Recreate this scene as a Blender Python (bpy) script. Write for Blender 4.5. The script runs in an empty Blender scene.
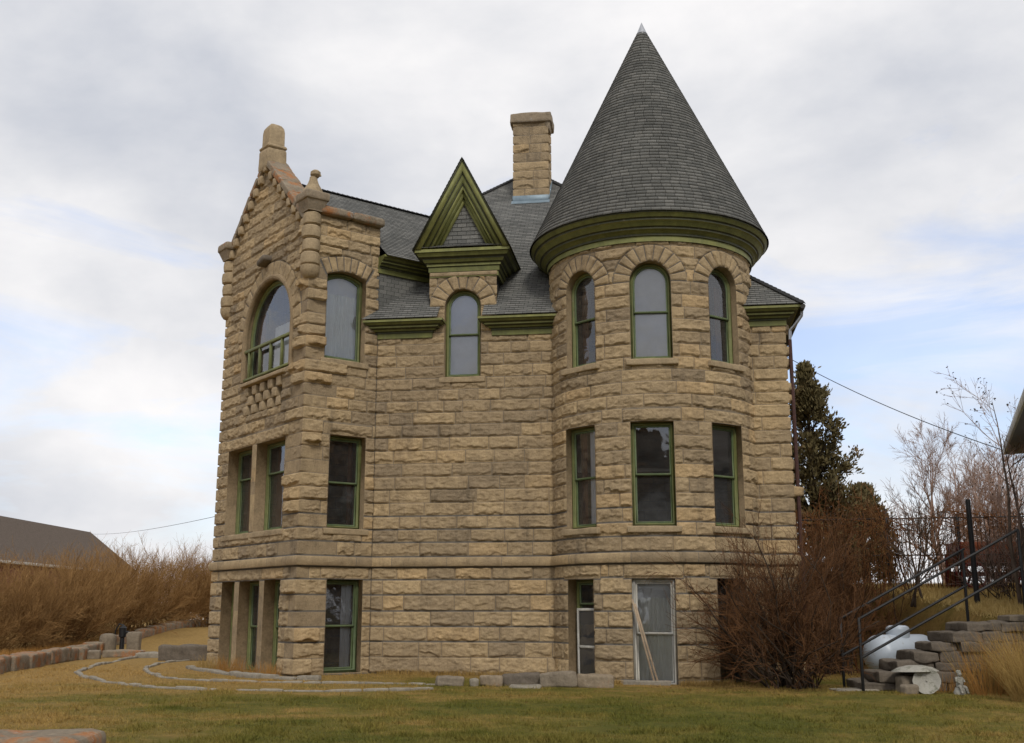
import bpy, math, random
import numpy as np
from mathutils import Vector, Matrix

# ------------------------------------------------------------------ camera, sky, sun, exposure
scene = bpy.context.scene
R = math.radians
EYE = 1.6
cam_d = bpy.data.cameras.new('camera')
cam_d.sensor_fit = 'HORIZONTAL'; cam_d.sensor_width = 36.0
cam_d.lens = 1100.0 * 36.0 / 1024.0
cam_d.clip_start = 0.1; cam_d.clip_end = 3000.0
cam = bpy.data.objects.new('camera', cam_d)
scene.collection.objects.link(cam)
cam.location = (0, 0, EYE)
cam.rotation_euler = (R(90) + math.atan(237.5 / 1100.0), 0, 0)
scene.camera = cam

SUN_AZ, SUN_EL = 168.0, 42.0          # compass-like: 0 = away from the camera (+Y), clockwise
world = bpy.data.worlds.new('World'); scene.world = world
world.use_nodes = True
wn = world.node_tree; wn.nodes.clear()
def wnode(t, **kw):
    n = wn.nodes.new(t)
    for k, v in kw.items(): setattr(n, k, v)
    return n
w_out = wnode('ShaderNodeOutputWorld'); w_bg = wnode('ShaderNodeBackground')
w_sky = wnode('ShaderNodeTexSky', sky_type='NISHITA', sun_disc=False)
w_sky.sun_elevation = R(SUN_EL); w_sky.sun_rotation = R(SUN_AZ); w_sky.air_density = 1.0; w_sky.dust_density = 1.5
w_bg.inputs['Strength'].default_value = 0.12
w_tc = wnode('ShaderNodeTexCoord')
def wmap(loc, scale):
    m = wnode('ShaderNodeMapping'); m.inputs['Location'].default_value = loc; m.inputs['Scale'].default_value = scale
    wn.links.new(w_tc.outputs['Generated'], m.inputs['Vector']); return m
def wnoise(m, sc, det, rough, dist=0.0):
    n = wnode('ShaderNodeTexNoise'); n.inputs['Scale'].default_value = sc; n.inputs['Detail'].default_value = det
    n.inputs['Roughness'].default_value = rough; n.inputs['Distortion'].default_value = dist
    wn.links.new(m.outputs[0], n.inputs['Vector']); return n
def wramp(src, stops):
    r = wnode('ShaderNodeValToRGB'); e = r.color_ramp.elements
    while len(e) < len(stops): e.new(0.5)
    for i, (p, c) in enumerate(stops):
        e[i].position = p; e[i].color = c if len(c) == 4 else (*c, 1)
    wn.links.new(src, r.inputs[0]); return r
def wmath(op, a, b):
    n = wnode('ShaderNodeMath', operation=op)
    for i, v in enumerate((a, b)):
        if isinstance(v, (int, float)): n.inputs[i].default_value = v
        else: wn.links.new(v, n.inputs[i])
    return n
n_cov = wnoise(wmap((3.1, 1.7, 0.4), (1.0, 1.0, 3.4)), 3.4, 8, 0.58, 0.5)
n_shade = wnoise(wmap((7.3, 2.2, 5.0), (1.0, 1.0, 2.2)), 1.6, 6, 0.5, 0.2)
w_sep = wnode('ShaderNodeSeparateXYZ'); wn.links.new(w_tc.outputs['Generated'], w_sep.inputs[0])
elev = wramp(w_sep.outputs['Z'], [(0.0, (0.26,)*3), (0.06, (0.12,)*3), (0.14, (0.0,)*3), (0.30, (0.06,)*3), (0.42, (0.32,)*3), (1.0, (0.30,)*3)])
cov = wmath('ADD', n_cov.outputs['Fac'], elev.outputs[0])
cov_r = wramp(cov.outputs[0], [(0.42, (0.40,)*3), (0.50, (.66,)*3), (0.62, (1, 1, 1))])
n_fine = wnoise(wmap((2.0, 9.0, 1.0), (1.0, 1.0, 1.7)), 4.6, 6, 0.55, 0.15)
sh = wmath('ADD', wmath('MULTIPLY', n_shade.outputs['Fac'], 0.62).outputs[0], wmath('MULTIPLY', n_fine.outputs['Fac'], 0.38).outputs[0])
cl = wramp(sh.outputs[0], [(0.36, (4.7, 4.9, 5.4)), (0.46, (6.1, 6.15, 6.4)), (0.55, (7.45, 7.35, 7.4)), (0.66, (8.5, 8.3, 8.15))])
w_mix = wnode('ShaderNodeMix', data_type='RGBA')
w_gain = wnode('ShaderNodeMix', data_type='RGBA', blend_type='MULTIPLY'); w_gain.inputs[0].default_value = 1.0
wn.links.new(w_sky.outputs[0], w_gain.inputs[6]); w_gain.inputs[7].default_value = (1.42, 1.46, 1.66, 1)
wn.links.new(cov_r.outputs[0], w_mix.inputs[0]); wn.links.new(w_gain.outputs[2], w_mix.inputs[6]); wn.links.new(cl.outputs[0], w_mix.inputs[7])
wn.links.new(w_mix.outputs[2], w_bg.inputs['Color']); wn.links.new(w_bg.outputs[0], w_out.inputs['Surface'])

sun_d = bpy.data.lights.new('sun', 'SUN'); sun_d.energy = 1.5; sun_d.angle = R(12); sun_d.color = (1.0, 0.95, 0.87)
sun = bpy.data.objects.new('sun', sun_d); scene.collection.objects.link(sun)
sun_dir = Vector((math.sin(R(SUN_AZ)) * math.cos(R(SUN_EL)), math.cos(R(SUN_AZ)) * math.cos(R(SUN_EL)), math.sin(R(SUN_EL))))
sun.rotation_euler = sun_dir.to_track_quat('Z', 'Y').to_euler()
sun.location = sun_dir * 60
scene.view_settings.view_transform = 'Standard'; scene.view_settings.look = 'None'
scene.view_settings.exposure = 0.1; scene.view_settings.gamma = 1.0; scene.view_settings.use_curve_mapping = False
scene.cycles.max_bounces = 8; scene.cycles.transparent_max_bounces = 12

# ------------------------------------------------------------------ helpers: numbers
rng = np.random.default_rng(7)
random.seed(7)
def hash2(ix, iy, seed):
    h = (ix.astype(np.int64) * 374761393 + iy.astype(np.int64) * 668265263 + seed * 974711) & 0xffffffff
    h = ((h ^ (h >> 13)) * 1274126177) & 0xffffffff
    h = ((h ^ (h >> 16)) * 2246822519) & 0xffffffff
    return ((h ^ (h >> 15)) & 0xffff) / 65535.0
def vnoise(x, y, seed=0):
    x = np.asarray(x, float); y = np.asarray(y, float)
    ix = np.floor(x); iy = np.floor(y); fx = x - ix; fy = y - iy
    fx = fx * fx * (3 - 2 * fx); fy = fy * fy * (3 - 2 * fy)
    a = hash2(ix, iy, seed); b = hash2(ix + 1, iy, seed); c = hash2(ix, iy + 1, seed); d = hash2(ix + 1, iy + 1, seed)
    return (a * (1 - fx) + b * fx) * (1 - fy) + (c * (1 - fx) + d * fx) * fy
def fbm(x, y, seed=0, o=3):
    s = 0; a = 0.5; t = 0
    for i in range(o):
        s = s + a * vnoise(x * 2 ** i, y * 2 ** i, seed + i * 17); t += a; a *= 0.5
    return s / t
def sstep(x, a, b):
    t = np.clip((x - a) / (b - a), 0, 1); return t * t * (3 - 2 * t)

# ------------------------------------------------------------------ helpers: objects
def link(o): scene.collection.objects.link(o); return o
def wloc(o):
    v = Vector((0, 0, 0))
    while o is not None: v = v + o.location; o = o.parent
    return v
def adopt(o, parent):
    """parent o (whose own coordinates are world ones) under a thing or part"""
    o.parent = parent
    o.location = o.location - wloc(parent)
def tag(o, label, cat, group=None, kind=None):
    o['label'] = label
    if cat: o['category'] = cat
    if group: o['group'] = group
    if kind: o['kind'] = kind
    return o
def thing(name, loc, label, cat, group=None):
    o = link(bpy.data.objects.new(name, None)); o.location = loc; o.empty_display_size = 0.3
    return tag(o, label, cat, group)
def mk(name, V, F, mats, parent=None, attrs=None, uv=None, smooth=False, mi=None):
    """one mesh object; F is an (n,k) array or a list of index tuples; verts are in world space"""
    V = np.asarray(V, np.float32).reshape(-1, 3)
    me = bpy.data.meshes.new(name)
    if isinstance(F, np.ndarray):
        n, k = F.shape; flat = F.astype(np.int32).ravel(); starts = np.arange(0, n * k, k, dtype=np.int32); tot = np.full(n, k, np.int32)
    else:
        n = len(F); tot = np.array([len(f) for f in F], np.int32); flat = np.array([i for f in F for i in f], np.int32)
        starts = np.concatenate([[0], np.cumsum(tot)[:-1]]).astype(np.int32) if n else np.zeros(0, np.int32)
    org = Vector((0, 0, 0))
    if parent is None and len(V):
        lo = V.min(0); hi = V.max(0); org = Vector(((lo[0] + hi[0]) / 2, (lo[1] + hi[1]) / 2, lo[2])); V = V - np.array(org, np.float32)
    me.vertices.add(len(V)); me.vertices.foreach_set('co', V.ravel())
    me.loops.add(len(flat)); me.loops.foreach_set('vertex_index', flat)
    me.polygons.add(n); me.polygons.foreach_set('loop_start', starts); me.polygons.foreach_set('loop_total', tot)
    if mi is not None: me.polygons.foreach_set('material_index', np.asarray(mi, np.int32))
    me.update(calc_edges=True)
    if smooth: me.polygons.foreach_set('use_smooth', np.ones(n, bool))
    for an, av in (attrs or {}).items():
        a = me.attributes.new(an, 'FLOAT_COLOR', 'POINT'); av = np.asarray(av, np.float32)
        full = np.ones((len(V), 4), np.float32); full[:, :av.shape[1]] = av; a.data.foreach_set('color', full.ravel())
    if uv is not None:
        l = me.uv_layers.new(name='UVMap'); l.data.foreach_set('uv', np.asarray(uv, np.float32)[flat].ravel())
    for m in (mats if isinstance(mats, (list, tuple)) else [mats]): me.materials.append(m)
    me.validate()
    o = link(bpy.data.objects.new(name, me)); o.location = org
    if parent is not None: adopt(o, parent)
    return o

class MB:
    """collects small shapes in world space and links them as one mesh"""
    def __init__(s): s.V = []; s.F = []; s.M = []; s.n = 0
    def add(s, V, F, m=0):
        V = np.asarray(V, float).reshape(-1, 3); s.V.append(V)
        s.F += [tuple(int(i) + s.n for i in f) for f in F]; s.M += [m] * len(F); s.n += len(V); return s
    def box(s, c, size, ax=None, bev=0.0, m=0):
        """box with chamfered edges; ax = (x dir, y dir, z dir)"""
        hx, hy, hz = [d / 2 for d in size]
        ax = np.array(ax if ax is not None else np.eye(3), float)
        b = min(bev, hx * .9, hy * .9, hz * .9)
        if b <= 0:
            P = [(x, y, z) for z in (-hz, hz) for y in (-hy, hy) for x in (-hx, hx)]
            F = [(0, 2, 3, 1), (4, 5, 7, 6), (0, 1, 5, 4), (2, 6, 7, 3), (0, 4, 6, 2), (1, 3, 7, 5)]
        else:
            P = []; idx = {}
            for sx in (-1, 1):
                for sy in (-1, 1):
                    for sz in (-1, 1):
                        for k in range(3):
                            q = [sx * (hx - (b if k != 0 else 0)), sy * (hy - (b if k != 1 else 0)), sz * (hz - (b if k != 2 else 0))]
                            idx[(sx, sy, sz, k)] = len(P); P.append(q)
            F = []
            S = (-1, 1)
            for s0 in S:
                F.append([idx[(s0, a, c_, 0)] for a, c_ in ((-1, -1), (1, -1), (1, 1), (-1, 1))])
                F.append([idx[(a, s0, c_, 1)] for a, c_ in ((-1, -1), (1, -1), (1, 1), (-1, 1))])
                F.append([idx[(a, c_, s0, 2)] for a, c_ in ((-1, -1), (1, -1), (1, 1), (-1, 1))])
                for s1 in S:
                    F.append([idx[(s0, s1, -1, 0)], idx[(s0, s1, 1, 0)], idx[(s0, s1, 1, 1)], idx[(s0, s1, -1, 1)]])
                    F.append([idx[(s0, -1, s1, 0)], idx[(s0, 1, s1, 0)], idx[(s0, 1, s1, 2)], idx[(s0, -1, s1, 2)]])
                    F.append([idx[(-1, s0, s1, 1)], idx[(1, s0, s1, 1)], idx[(1, s0, s1, 2)], idx[(-1, s0, s1, 2)]])
                    for s2 in S: F.append([idx[(s0, s1, s2, k)] for k in range(3)])
            P2 = np.array(P)
            out = []
            for f in F:
                c0 = P2[list(f)].mean(0); nrm = np.cross(P2[f[1]] - P2[f[0]], P2[f[2]] - P2[f[0]])
                out.append(tuple(f) if np.dot(nrm, c0) > 0 else tuple(reversed(f)))
            F = out
        return s.add(np.asarray(P, float) @ ax + np.asarray(c, float), F, m)
    def tube(s, pts, r, sides=8, m=0, caps=True):
        pts = np.asarray(pts, float); K = len(pts); rr = np.broadcast_to(np.asarray(r, float), (K,))
        T = np.gradient(pts, axis=0); T /= np.linalg.norm(T, axis=1)[:, None] + 1e-9
        ref = np.eye(3)[int(np.argmin(np.abs(T).max(0) + np.array([.02, .03, .0])))]
        V = []; 
        for i in range(K):
            a = np.cross(T[i], ref); a /= np.linalg.norm(a); b = np.cross(T[i], a)
            for j in range(sides):
                w = 2 * math.pi * j / sides; V.append(pts[i] + rr[i] * (a * math.cos(w) + b * math.sin(w)))
        F = [(i * sides + j, i * sides + (j + 1) % sides, (i + 1) * sides + (j + 1) % sides, (i + 1) * sides + j) for i in range(K - 1) for j in range(sides)]
        if caps: F += [tuple(range(sides))[::-1], tuple((K - 1) * sides + j for j in range(sides))]
        return s.add(V, F, m)
    def lathe(s, prof, c=(0, 0, 0), sides=24, m=0, axis=None):
        """prof = [(r, h)]; axis: 3 row vectors"""
        ax = np.array(axis if axis is not None else np.eye(3), float); V = []
        for r_, h in prof:
            for j in range(sides):
                w = 2 * math.pi * j / sides; V.append((r_ * math.cos(w), r_ * math.sin(w), h))
        F = [(i * sides + j, i * sides + (j + 1) % sides, (i + 1) * sides + (j + 1) % sides, (i + 1) * sides + j) for i in range(len(prof) - 1) for j in range(sides)]
        F += [tuple(range(sides))[::-1], tuple((len(prof) - 1) * sides + j for j in range(sides))]
        return s.add(np.asarray(V) @ ax + np.asarray(c, float), F, m)
    def rough(s, c, size, rot=0.0, rad=0.05, amp=0.02, n=7, seed=0, tilt=(0, 0), m=0, freq=3.0):
        """a rounded, weathered block of stone"""
        g = np.linspace(-1, 1, n); h = np.array(size, float) / 2; Vs = []; Fs = []; k = 0
        for ax_ in range(3):
            for sg in (-1, 1):
                A, B = np.meshgrid(g, g, indexing='ij'); P = np.zeros((n, n, 3)); o = [i for i in range(3) if i != ax_]
                P[..., ax_] = sg; P[..., o[0]] = A; P[..., o[1]] = B; P = P.reshape(-1, 3) * h
                Vs.append(P); 
                for i in range(n - 1):
                    for j in range(n - 1):
                        q = (k + i * n + j, k + (i + 1) * n + j, k + (i + 1) * n + j + 1, k + i * n + j + 1)
                        flip = (sg < 0) ^ (ax_ == 1)
                        Fs.append(q[::-1] if flip else q)
                k += n * n
        P = np.concatenate(Vs); rad = min(rad, h.min() * .95); q = np.clip(P, -(h - rad), h - rad); d = P - q
        l = np.linalg.norm(d, axis=1)[:, None]; nd = np.where(l > 1e-9, d / np.maximum(l, 1e-9), 0)
        P = q + nd * np.minimum(l, rad)
        nz = fbm(P[:, 0] * freq + P[:, 2] * 2.3 * freq / 3 + seed * 3.7, P[:, 1] * freq - P[:, 2] * 1.9 * freq / 3 + seed * 1.3, seed, 3) - .5
        nrm = P / (h + 1e-9); nrm /= np.linalg.norm(nrm, axis=1)[:, None] + 1e-9
        P = P + nrm * (nz * 2 * amp)[:, None]
        M = np.array(Matrix.Rotation(rot, 3, 'Z') @ Matrix.Rotation(tilt[0], 3, 'X') @ Matrix.Rotation(tilt[1], 3, 'Y'))
        return s.add(P @ M.T + np.asarray(c, float), Fs, m)
    def prism(s, poly, d, m=0):
        """poly: 3-D planar polygon, d: extrusion vector"""
        P = np.asarray(poly, float); n = len(P); d = np.asarray(d, float)
        F = [tuple(range(n))[::-1], tuple(range(n, 2 * n))] + [(i, (i + 1) % n, n + (i + 1) % n, n + i) for i in range(n)]
        return s.add(np.concatenate([P, P + d]), F, m)
    def build(s, name, mats, parent=None, smooth=False):
        o = mk(name, np.concatenate(s.V), s.F, mats, parent, mi=s.M)
        if smooth: shade(o)
        return o
def shade(o, ang=35):
    me = o.data; me.polygons.foreach_set('use_smooth', np.ones(len(me.polygons), bool))
    me.set_sharp_from_angle(angle=R(ang))

# ------------------------------------------------------------------ helpers: materials
def mat(name):
    m = bpy.data.materials.new(name); m.use_nodes = True
    nt = m.node_tree; b = nt.nodes['Principled BSDF']; return m, nt, b
def nd(nt, t, ins=None, **kw):
    n = nt.nodes.new(t)
    for k, v in kw.items(): setattr(n, k, v)
    for k, v in (ins or {}).items():
        if hasattr(v, 'is_output') : nt.links.new(v, n.inputs[k])
        else: n.inputs[k].default_value = v
    return n
def ramp(nt, src, stops, interp='LINEAR'):
    r = nt.nodes.new('ShaderNodeValToRGB'); r.color_ramp.interpolation = interp; e = r.color_ramp.elements
    while len(e) < len(stops): e.new(0.5)
    for i, (p, c) in enumerate(stops):
        if isinstance(c, (int, float)): c = (c, c, c)
        e[i].position = p; e[i].color = (*c, 1) if len(c) == 3 else c
    nt.links.new(src, r.inputs[0]); return r
def mixc(nt, f, a, b, mode='MIX'):
    n = nt.nodes.new('ShaderNodeMix'); n.data_type = 'RGBA'; n.blend_type = mode
    for i, v in ((0, f), (6, a), (7, b)):
        if hasattr(v, 'is_output'): nt.links.new(v, n.inputs[i])
        elif isinstance(v, (int, float)) and i: n.inputs[i].default_value = (v, v, v, 1)
        elif i: n.inputs[i].default_value = (*v, 1)
        else: n.inputs[i].default_value = v
    return n.outputs[2]
def tex(nt, scale, det=5, rough=.6, coord='Object', stretch=None, dist=0.0):
    tc = nt.nodes.new('ShaderNodeTexCoord'); src = tc.outputs[coord]
    if stretch:
        mp = nt.nodes.new('ShaderNodeMapping'); mp.inputs['Scale'].default_value = stretch; nt.links.new(src, mp.inputs[0]); src = mp.outputs[0]
    n = nt.nodes.new('ShaderNodeTexNoise'); n.inputs['Scale'].default_value = scale; n.inputs['Detail'].default_value = det
    n.inputs['Roughness'].default_value = rough; n.inputs['Distortion'].default_value = dist; nt.links.new(src, n.inputs['Vector']); return n.outputs['Fac']
def bump(nt, b, h, dist=0.01, strength=1.0):
    n = nt.nodes.new('ShaderNodeBump'); n.inputs['Distance'].default_value = dist; n.inputs['Strength'].default_value = strength
    nt.links.new(h, n.inputs['Height']); nt.links.new(n.outputs[0], b.inputs['Normal'])
def plain(name, col, rough=.6, var=.25, scale=6, bmp=0.004, metal=0.0, spec=.4, col2=None, c2scale=2.0, c2=(.5, .62)):
    m, nt, b = mat(name)
    n = tex(nt, scale, 6, .65); lo = tuple(c * (1 - var) for c in col); hi = tuple(min(1, c * (1 + var)) for c in col)
    c = ramp(nt, n, [(.3, lo), (.7, hi)]).outputs[0]
    if col2 is not None:
        f = ramp(nt, tex(nt, c2scale, 8, .7), [(c2[0], 0.0), (c2[1], 1.0)]).outputs[0]; c = mixc(nt, f, c, col2)
    nt.links.new(c, b.inputs['Base Color']); b.inputs['Roughness'].default_value = rough; b.inputs['Metallic'].default_value = metal
    b.inputs['Specular IOR Level'].default_value = spec
    if bmp: bump(nt, b, tex(nt, scale * 6, 4, .6), bmp)
    return m
def attr(nt, name):
    a = nt.nodes.new('ShaderNodeAttribute'); a.attribute_name = name
    s = nt.nodes.new('ShaderNodeSeparateColor'); nt.links.new(a.outputs['Color'], s.inputs[0]); return s.outputs

# ashlar: r = tint of the stone, g = mortar joint
def make_ashlar():
    m, nt, b = mat('sandstone_ashlar'); A = attr(nt, 'stone')
    c = ramp(nt, A[0], [(0.0, (.305, .240, .158)), (.28, (.365, .282, .176)), (.6, (.415, .318, .194)), (.86, (.465, .354, .210)), (1.0, (.485, .355, .200))]).outputs[0]
    n1 = tex(nt, 5, 8, .7); n2 = tex(nt, 0.55, 5, .6); n3 = tex(nt, 30, 4, .6)
    c = mixc(nt, 1.0, c, ramp(nt, n1, [(.25, .70), (.5, .98), (.75, 1.22)]).outputs[0], 'MULTIPLY')
    c = mixc(nt, 1.0, c, ramp(nt, n2, [(.3, (.86, .85, .85)), (.65, (1.08, 1.06, 1.02))]).outputs[0], 'MULTIPLY')
    c = mixc(nt, 1.0, c, ramp(nt, n3, [(.3, .86), (.7, 1.1)]).outputs[0], 'MULTIPLY')
    c = mixc(nt, ramp(nt, tex(nt, 2.3, 8, .72), [(.60, 0.0), (.74, .55)]).outputs[0], c, (.12, .10, .075))
    c = mixc(nt, 1.0, c, ramp(nt, tex(nt, 1.6, 7, .75, stretch=(1, 1, .22)), [(.30, (.60, .60, .62)), (.44, (.96, .95, .95)), (.7, (1.06, 1.05, 1.03))]).outputs[0], 'MULTIPLY')
    c = mixc(nt, A[1], c, mixc(nt, n1, (.105, .097, .087), (.185, .168, .142)))
    nt.links.new(c, b.inputs['Base Color']); b.inputs['Roughness'].default_value = .93; b.inputs['Specular IOR Level'].default_value = .2
    bump(nt, b, tex(nt, 22, 8, .75), .034); return m
ASHLAR = make_ashlar()
def make_dressed(name, base, lichen=0.0):
    m, nt, b = mat(name); n1 = tex(nt, 3.2, 8, .7); n2 = tex(nt, 18, 5, .6)
    c = ramp(nt, n1, [(.28, tuple(x * .62 for x in base)), (.5, base), (.75, tuple(x * 1.22 for x in base))]).outputs[0]
    c = mixc(nt, 1.0, c, ramp(nt, n2, [(.3, .82), (.7, 1.12)]).outputs[0], 'MULTIPLY')
    if lichen:
        c = mixc(nt, ramp(nt, tex(nt, 1.7, 9, .75), [(.62 - lichen, 0.0), (.74 - lichen, .85)]).outputs[0], c, mixc(nt, n2, (.25, .090, .028), (.44, .185, .060)))
        c = mixc(nt, ramp(nt, tex(nt, 4.1, 9, .8), [(.58, 0.0), (.66, .7)]).outputs[0], c, (.36, .35, .32))
    nt.links.new(c, b.inputs['Base Color']); b.inputs['Roughness'].default_value = .92; b.inputs['Specular IOR Level'].default_value = .2
    bump(nt, b, tex(nt, 24, 7, .72), .02); return m
DRESSED = make_dressed('dressed_sandstone', (.36, .275, .17))
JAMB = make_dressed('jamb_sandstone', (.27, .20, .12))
LICHEN = make_dressed('lichen_sandstone', (.27, .215, .15), .03)
RUSTLICHEN = make_dressed('rusty_lichen_sandstone', (.24, .195, .14), .125)
GREYSTONE = make_dressed('grey_fieldstone', (.235, .195, .145))
PALESTONE = make_dressed('pale_edging_stone', (.28, .25, .20))
DARKSTONE = make_dressed('dark_fieldstone', (.15, .125, .098))

def make_shingle():
    m, nt, b = mat('asphalt_shingle'); uv = nt.nodes.new('ShaderNodeTexCoord').outputs['UV']
    br = nd(nt, 'ShaderNodeTexBrick', {'Vector': uv, 'Color1': (0, 0, 0, 1), 'Color2': (1, 1, 1, 1), 'Mortar': (0.5, 0.5, 0.5, 1), 'Scale': 1.0, 'Mortar Size': .006, 'Brick Width': .24, 'Row Height': .115, 'Bias': 0.0}, offset=.43)
    c = ramp(nt, br.outputs['Color'], [(0.0, (.120, .121, .114)), (.35, (.144, .144, .135)), (.7, (.164, .163, .152)), (1.0, (.192, .189, .176))]).outputs[0]
    c = mixc(nt, 1.0, c, ramp(nt, tex(nt, 1.1, 5, .6), [(.3, .84), (.7, 1.16)]).outputs[0], 'MULTIPLY')
    c = mixc(nt, 1.0, c, ramp(nt, tex(nt, 45, 3, .6), [(.3, .75), (.7, 1.25)]).outputs[0], 'MULTIPLY')
    c = mixc(nt, br.outputs['Fac'], c, (.03, .03, .03))
    nt.links.new(c, b.inputs['Base Color']); b.inputs['Roughness'].default_value = .95; b.inputs['Specular IOR Level'].default_value = .25
    bump(nt, b, tex(nt, 70, 3, .6), .006); return m
SHINGLE = make_shingle()
def make_paint(name, col, worn=(.20, .17, .12)):
    m, nt, b = mat(name); n1 = tex(nt, 4, 7, .7)
    c = ramp(nt, n1, [(.3, tuple(x * .75 for x in col)), (.7, tuple(x * 1.2 for x in col))]).outputs[0]
    c = mixc(nt, 1.0, c, ramp(nt, tex(nt, 1.2, 6, .7, stretch=(3, 3, .5)), [(.3, (.72, .74, .80)), (.7, (1.18, 1.14, 1.05))]).outputs[0], 'MULTIPLY')
    c = mixc(nt, ramp(nt, tex(nt, 7, 9, .82, stretch=(2, 2, .7)), [(.57, 0.0), (.66, .75)]).outputs[0], c, worn)
    nt.links.new(c, b.inputs['Base Color']); b.inputs['Roughness'].default_value = .62; b.inputs['Specular IOR Level'].default_value = .35
    bump(nt, b, tex(nt, 30, 5, .6), .004); return m
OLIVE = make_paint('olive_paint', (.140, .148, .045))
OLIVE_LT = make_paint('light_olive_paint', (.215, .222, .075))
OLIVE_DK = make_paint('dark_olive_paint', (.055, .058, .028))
SASHGREEN = make_paint('sash_green_paint', (.150, .165, .058))
SASHGREEN2 = make_paint('blue_green_paint', (.115, .155, .072))
WHITEPAINT = make_paint('weathered_white_paint', (.46, .45, .41), (.30, .27, .22))
GREYDOOR = make_paint('grey_green_door_paint', (.060, .068, .058))
IRON = plain('black_iron', (.011, .011, .012), .6, .3, 8, .002, 0.0)
RUSTPIPE = plain('rusty_red_pipe', (.07, .032, .026), .7, .35, 10, .004, 0.2)
TIN = plain('grey_tin', (.42, .43, .45), .35, .12, 5, .002, .85)
BLUETIN = plain('blue_grey_flashing', (.20, .26, .30), .5, .2, 6, .002, .3)
CURTAIN = plain('white_curtain', (.88, .86, .82), .9, .06, 3, 0)
BLIND = plain('grey_blind', (.74, .72, .74), .9, .08, 2, 0)
DRAPE = plain('brown_drape', (.16, .065, .03), .9, .25, 3, 0)
WOOD = plain('weathered_stick', (.33, .25, .17), .8, .25, 8, .004)
PLASTER = plain('room_plaster', (.42, .37, .31), .9, .1, 2, 0)
SOFFIT = plain('dark_soffit', (.045, .042, .036), .8, .2, 4, .003)
def make_glass():
    m, nt, b = mat('window_glass'); nt.nodes.remove(b); out = nt.nodes['Material Output']
    fr = nd(nt, 'ShaderNodeFresnel', {'IOR': 1.85}); tr = nd(nt, 'ShaderNodeBsdfTransparent', {'Color': (.84, .87, .87, 1)})
    nz = nd(nt, 'ShaderNodeBump', {'Distance': .02, 'Strength': .35, 'Height': tex(nt, 1.6, 2, .5)})
    gl = nd(nt, 'ShaderNodeBsdfGlossy', {'Roughness': .015, 'Color': (.95, .97, 1, 1), 'Normal': nz.outputs[0]})
    mx = nd(nt, 'ShaderNodeMixShader', {0: fr.outputs[0], 1: tr.outputs[0], 2: gl.outputs[0]})
    du = nd(nt, 'ShaderNodeBsdfDiffuse', {'Color': (.50, .50, .50, 1)}); f = ramp(nt, tex(nt, 2.5, 6, .7), [(.3, .015), (.7, .06)])      # thin grey dust film, added to lighten the dark panes
    m2 = nd(nt, 'ShaderNodeMixShader', {0: f.outputs[0], 1: mx.outputs[0], 2: du.outputs[0]})
    nt.links.new(m2.outputs[0], out.inputs[0]); return m
GLASS = make_glass()

# ------------------------------------------------------------------ ground
def smooth01(x, a, b): return sstep(np.asarray(x, float), a, b)
def ground_z(x, y):
    x = np.asarray(x, float); y = np.asarray(y, float)
    z = -0.09 * smooth01(x, -3, 5) * smooth01(y, 8, 20)
    z = z + 0.75 * smooth01(y, 38, 54) * smooth01(-x, 5, 12)
    z = z + 0.05 * (fbm(x * .35, y * .35, 3, 2) - .5)
    bank = smooth01(x, 10.25, 11.0)
    ter = 1.38 + .1 * np.clip(y - 25, 0, 9) - .4 * smooth01(y, 40, 80)
    front = smooth01(y, 24.50, 24.72)
    wide = smooth01(x, 10.25, 11.0) * front
    z = z * (1 - wide) + ter * wide
    z = z + (smooth01(y, 34, 44) * smooth01(x, 3, 10) * 1.6) * (1 - wide)
    z = z + 2.5 * smooth01(y, 120, 300)
    return z
def gz(x, y): return float(ground_z(np.array([x]), np.array([y]))[0])
def make_lawn_material(name, dark=1.0):
    m, nt, b = mat(name)
    n1 = tex(nt, .22, 4, .6); n2 = tex(nt, 1.3, 6, .7); n3 = tex(nt, 9, 5, .7)
    tc = nt.nodes.new('ShaderNodeTexCoord'); sp = nt.nodes.new('ShaderNodeSeparateXYZ'); nt.links.new(tc.outputs['Object'], sp.inputs[0])
    # the left of the lawn and the strip along the house are drier
    gx = ramp(nt, nd(nt, 'ShaderNodeMapRange', {'Value': sp.outputs['X'], 'From Min': -12.0, 'From Max': 8.0}).outputs[0], [(0.0, .26), (.45, .07), (.7, 0.0), (1.0, .04)]).outputs[0]
    gy = ramp(nt, nd(nt, 'ShaderNodeMapRange', {'Value': sp.outputs['Y'], 'From Min': 12.0, 'From Max': 32.0}).outputs[0], [(0.0, .0), (.3, .0), (.42, .0), (.52, .10), (.7, .16), (1.0, .25)]).outputs[0]
    s = nd(nt, 'ShaderNodeMath', {0: n1, 1: gx}, operation='ADD').outputs[0]
    s = nd(nt, 'ShaderNodeMath', {0: s, 1: gy}, operation='ADD').outputs[0]
    s2 = nd(nt, 'ShaderNodeMath', {0: n2, 1: .5}, operation='SUBTRACT').outputs[0]
    s2 = nd(nt, 'ShaderNodeMath', {0: s2, 1: .7}, operation='MULTIPLY').outputs[0]
    s = nd(nt, 'ShaderNodeMath', {0: s, 1: s2}, operation='ADD').outputs[0]
    d = dark
    c = ramp(nt, s, [(.42, (.138 * d, .140 * d, .028 * d)), (.58, (.225 * d, .188 * d, .044 * d)), (.74, (.37 * d, .248 * d, .076 * d)), (.9, (.45 * d, .288 * d, .098 * d))]).outputs[0]
    c = mixc(nt, 1.0, c, ramp(nt, n3, [(.3, .7), (.7, 1.25)]).outputs[0], 'MULTIPLY')
    nt.links.new(c, b.inputs['Base Color']); b.inputs['Roughness'].default_value = .95; b.inputs['Specular IOR Level'].default_value = .1
    bump(nt, b, tex(nt, 40, 5, .7), .03); return m
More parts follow.
